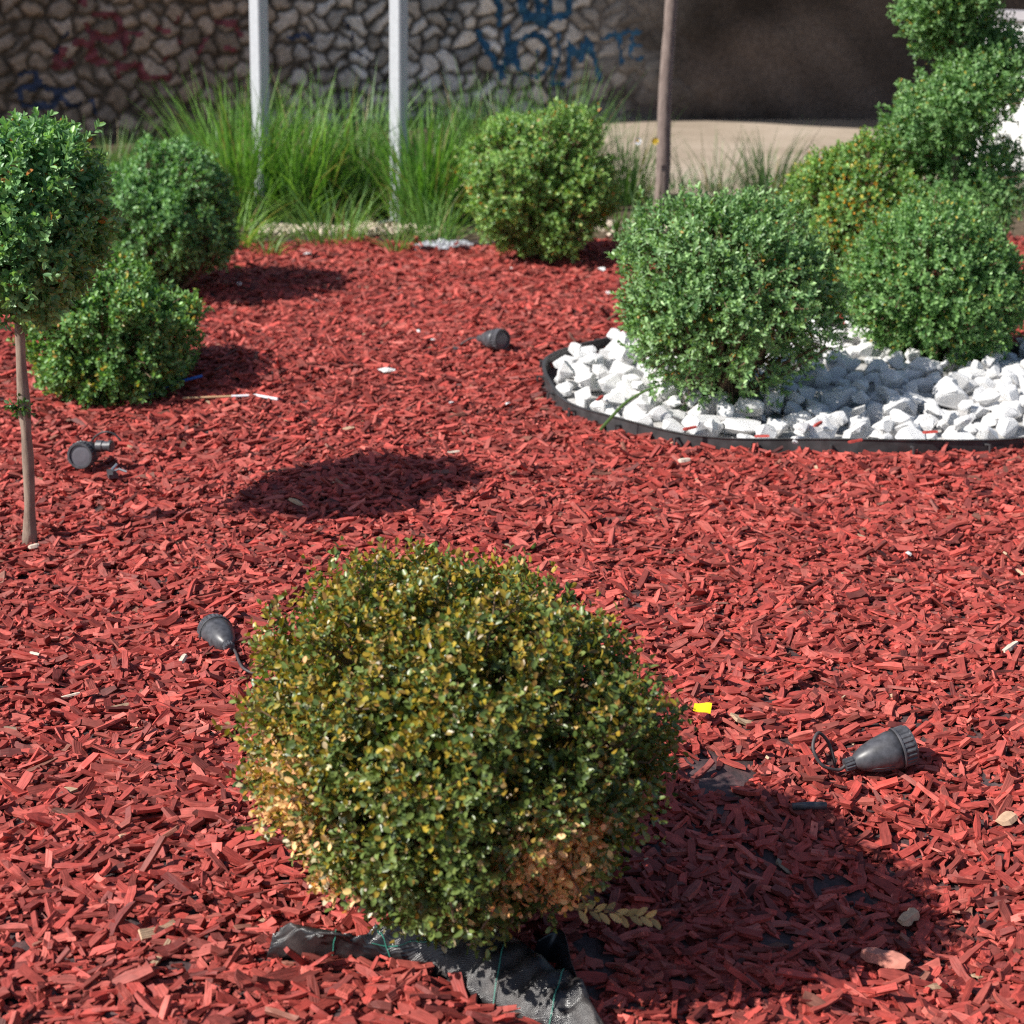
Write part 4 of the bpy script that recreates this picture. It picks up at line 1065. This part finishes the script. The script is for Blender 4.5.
scrap(1006, 822, .05, .035, .008, .5, M_tan, 'bare tan wood chip right below the looped cable spotlight', .05)
scrap(684, 463, .042, .022, .010, .2, M_palew, 'pale pinkish wood chip below the blue green box ball and edging', .05)
scrap(35, 656, .035, .006, .005, -.7, M_palew, 'thin white splinter on the mulch left of the half buried spotlight')
scrap(70, 698, .045, .006, .004, .35, M_palew, 'thin pale splinter on the mulch towards the left border')
scrap(183, 662, .03, .016, .008, 1.2, M_palew, 'short pale chip just below the half buried spotlight', .2)
scrap(1010, 650, .06, .016, .008, .7, M_palew, 'ragged pale splinter on the open mulch at right')
scrap(452, 454, .05, .008, .005, .1, M_palew, 'thin pale splinter at the top of the tree shadow')
scrap(34, 549, .03, .012, .008, .3, M_palew, 'pale chip at the foot of the thin left trunk')
scrap(452, 350, .06, .028, .006, .15, M_lamp, 'flat dark grey chip left of the far spotlight', .0)['label'] = 'flat dark grey chip left of the far spotlight'
M_redw = simple('red_dyed_wood', (.36, .05, .04), .7, .3, 60, .3, .002)
for k, (a, b, yw) in enumerate(((690, 428, .3), (762, 436, -.4), (818, 424, .8), (855, 441, .2), (930, 432, -.2), (600, 398, 1.0))):
    p = G(a, b, .085); o = scrap(a, b, .05, .014, .007, yw, M_redw, 'red wood chip strayed onto the white stones inside the edging', .1); o.location = p; o['group'] = 'red chips on the white stones'
# crumpled grey plastic by the far box ball
p = GM(443, 250, .0); n = 22; rg = np.random.default_rng(9)
X, Y = np.meshgrid(np.linspace(-1, 1, n), np.linspace(-1, 1, n)); Z = .02 + .016 * np.sin(X * 5 + 2 * Y) * np.cos(Y * 6) + rg.normal(0, .004, X.shape) + .015 * (1 - X * X)
V = np.column_stack([(X * .15 * (1 + .15 * np.sin(Y * 4))).ravel(), (Y * .10 + X * .03).ravel(), Z.ravel()])
q = [(r * n + c, r * n + c + 1, (r + 1) * n + c + 1, (r + 1) * n + c) for r in range(n - 1) for c in range(n - 1)]
o = link('plastic_sheet', make_mesh('plastic_sheet', V, [q], simple('grey_film', (.42, .43, .47), .35, .5), None, False), None, p)
md = o.modifiers.new('thickness', 'SOLIDIFY'); md.thickness = .002
tag(o, 'crumpled silver grey plastic scrap at the left foot of the far box ball', 'plastic scrap')
# black hose end in the bush shadow
a_, b_ = GM(792, 812, .012), GM(826, 812, .014)
mb = MB(); tube(mb, [a_, (a_ + b_) / 2 + [0, 0, .002], b_], .008, 10); o = mb.build('pipe_piece', M_lamp, smooth=True)
tag(o, 'short black drip pipe showing at the top edge of the front bush shadow', 'pipe')
# grass blades caught in the blue green box ball
rg = np.random.default_rng(12)
for k, (pts, lab) in enumerate((([(655, 262, 5.80), (656, 230, 5.83), (668, 205, 5.95), (690, 200, 6.05)], 'long grass blade arching over the top left of the blue green box ball'),
                                ([(706, 243, 5.76), (722, 268, 5.72), (740, 283, 5.71), (756, 294, 5.72)], 'broad grass blade lying across the face of the blue green box ball'),
                                ([(600, 430, 5.50), (625, 402, 5.52), (650, 388, 5.54), (680, 383, 5.6)], 'bent grass blade leaning over the black edging from the white stones'))):
    P = np.array([D(a, b, c) for a, b, c in pts]); u = np.linspace(0, 3, 14); Q = np.array([[np.interp(t, range(4), P[:, j]) for j in range(3)] for t in u])
    Q[1:-1] = (Q[:-2] + 2 * Q[1:-1] + Q[2:]) / 4
    V = []
    for i, q_ in enumerate(Q):
        ww = .006 * (1 - (i / 13) ** 3) + .0006; V += [q_ + [-ww * .6, 0, ww * .6], q_ + [0, -.0025, 0], q_ + [ww * .6, 0, -ww * .6]]
    qd = [(i * 3 + c, i * 3 + c + 1, i * 3 + 4 + c, i * 3 + 3 + c) for i in range(13) for c in range(2)]
    o = link('long_grass', make_mesh('long_grass', np.array(V) - P[0], [qd], M_blade, {'col': ('FLOAT_COLOR', np.tile([.13, .24, .075], (len(V), 1)))}, True), None, P[0])
    tag(o, lab, 'grass', 'stray grass blades on the box ball')
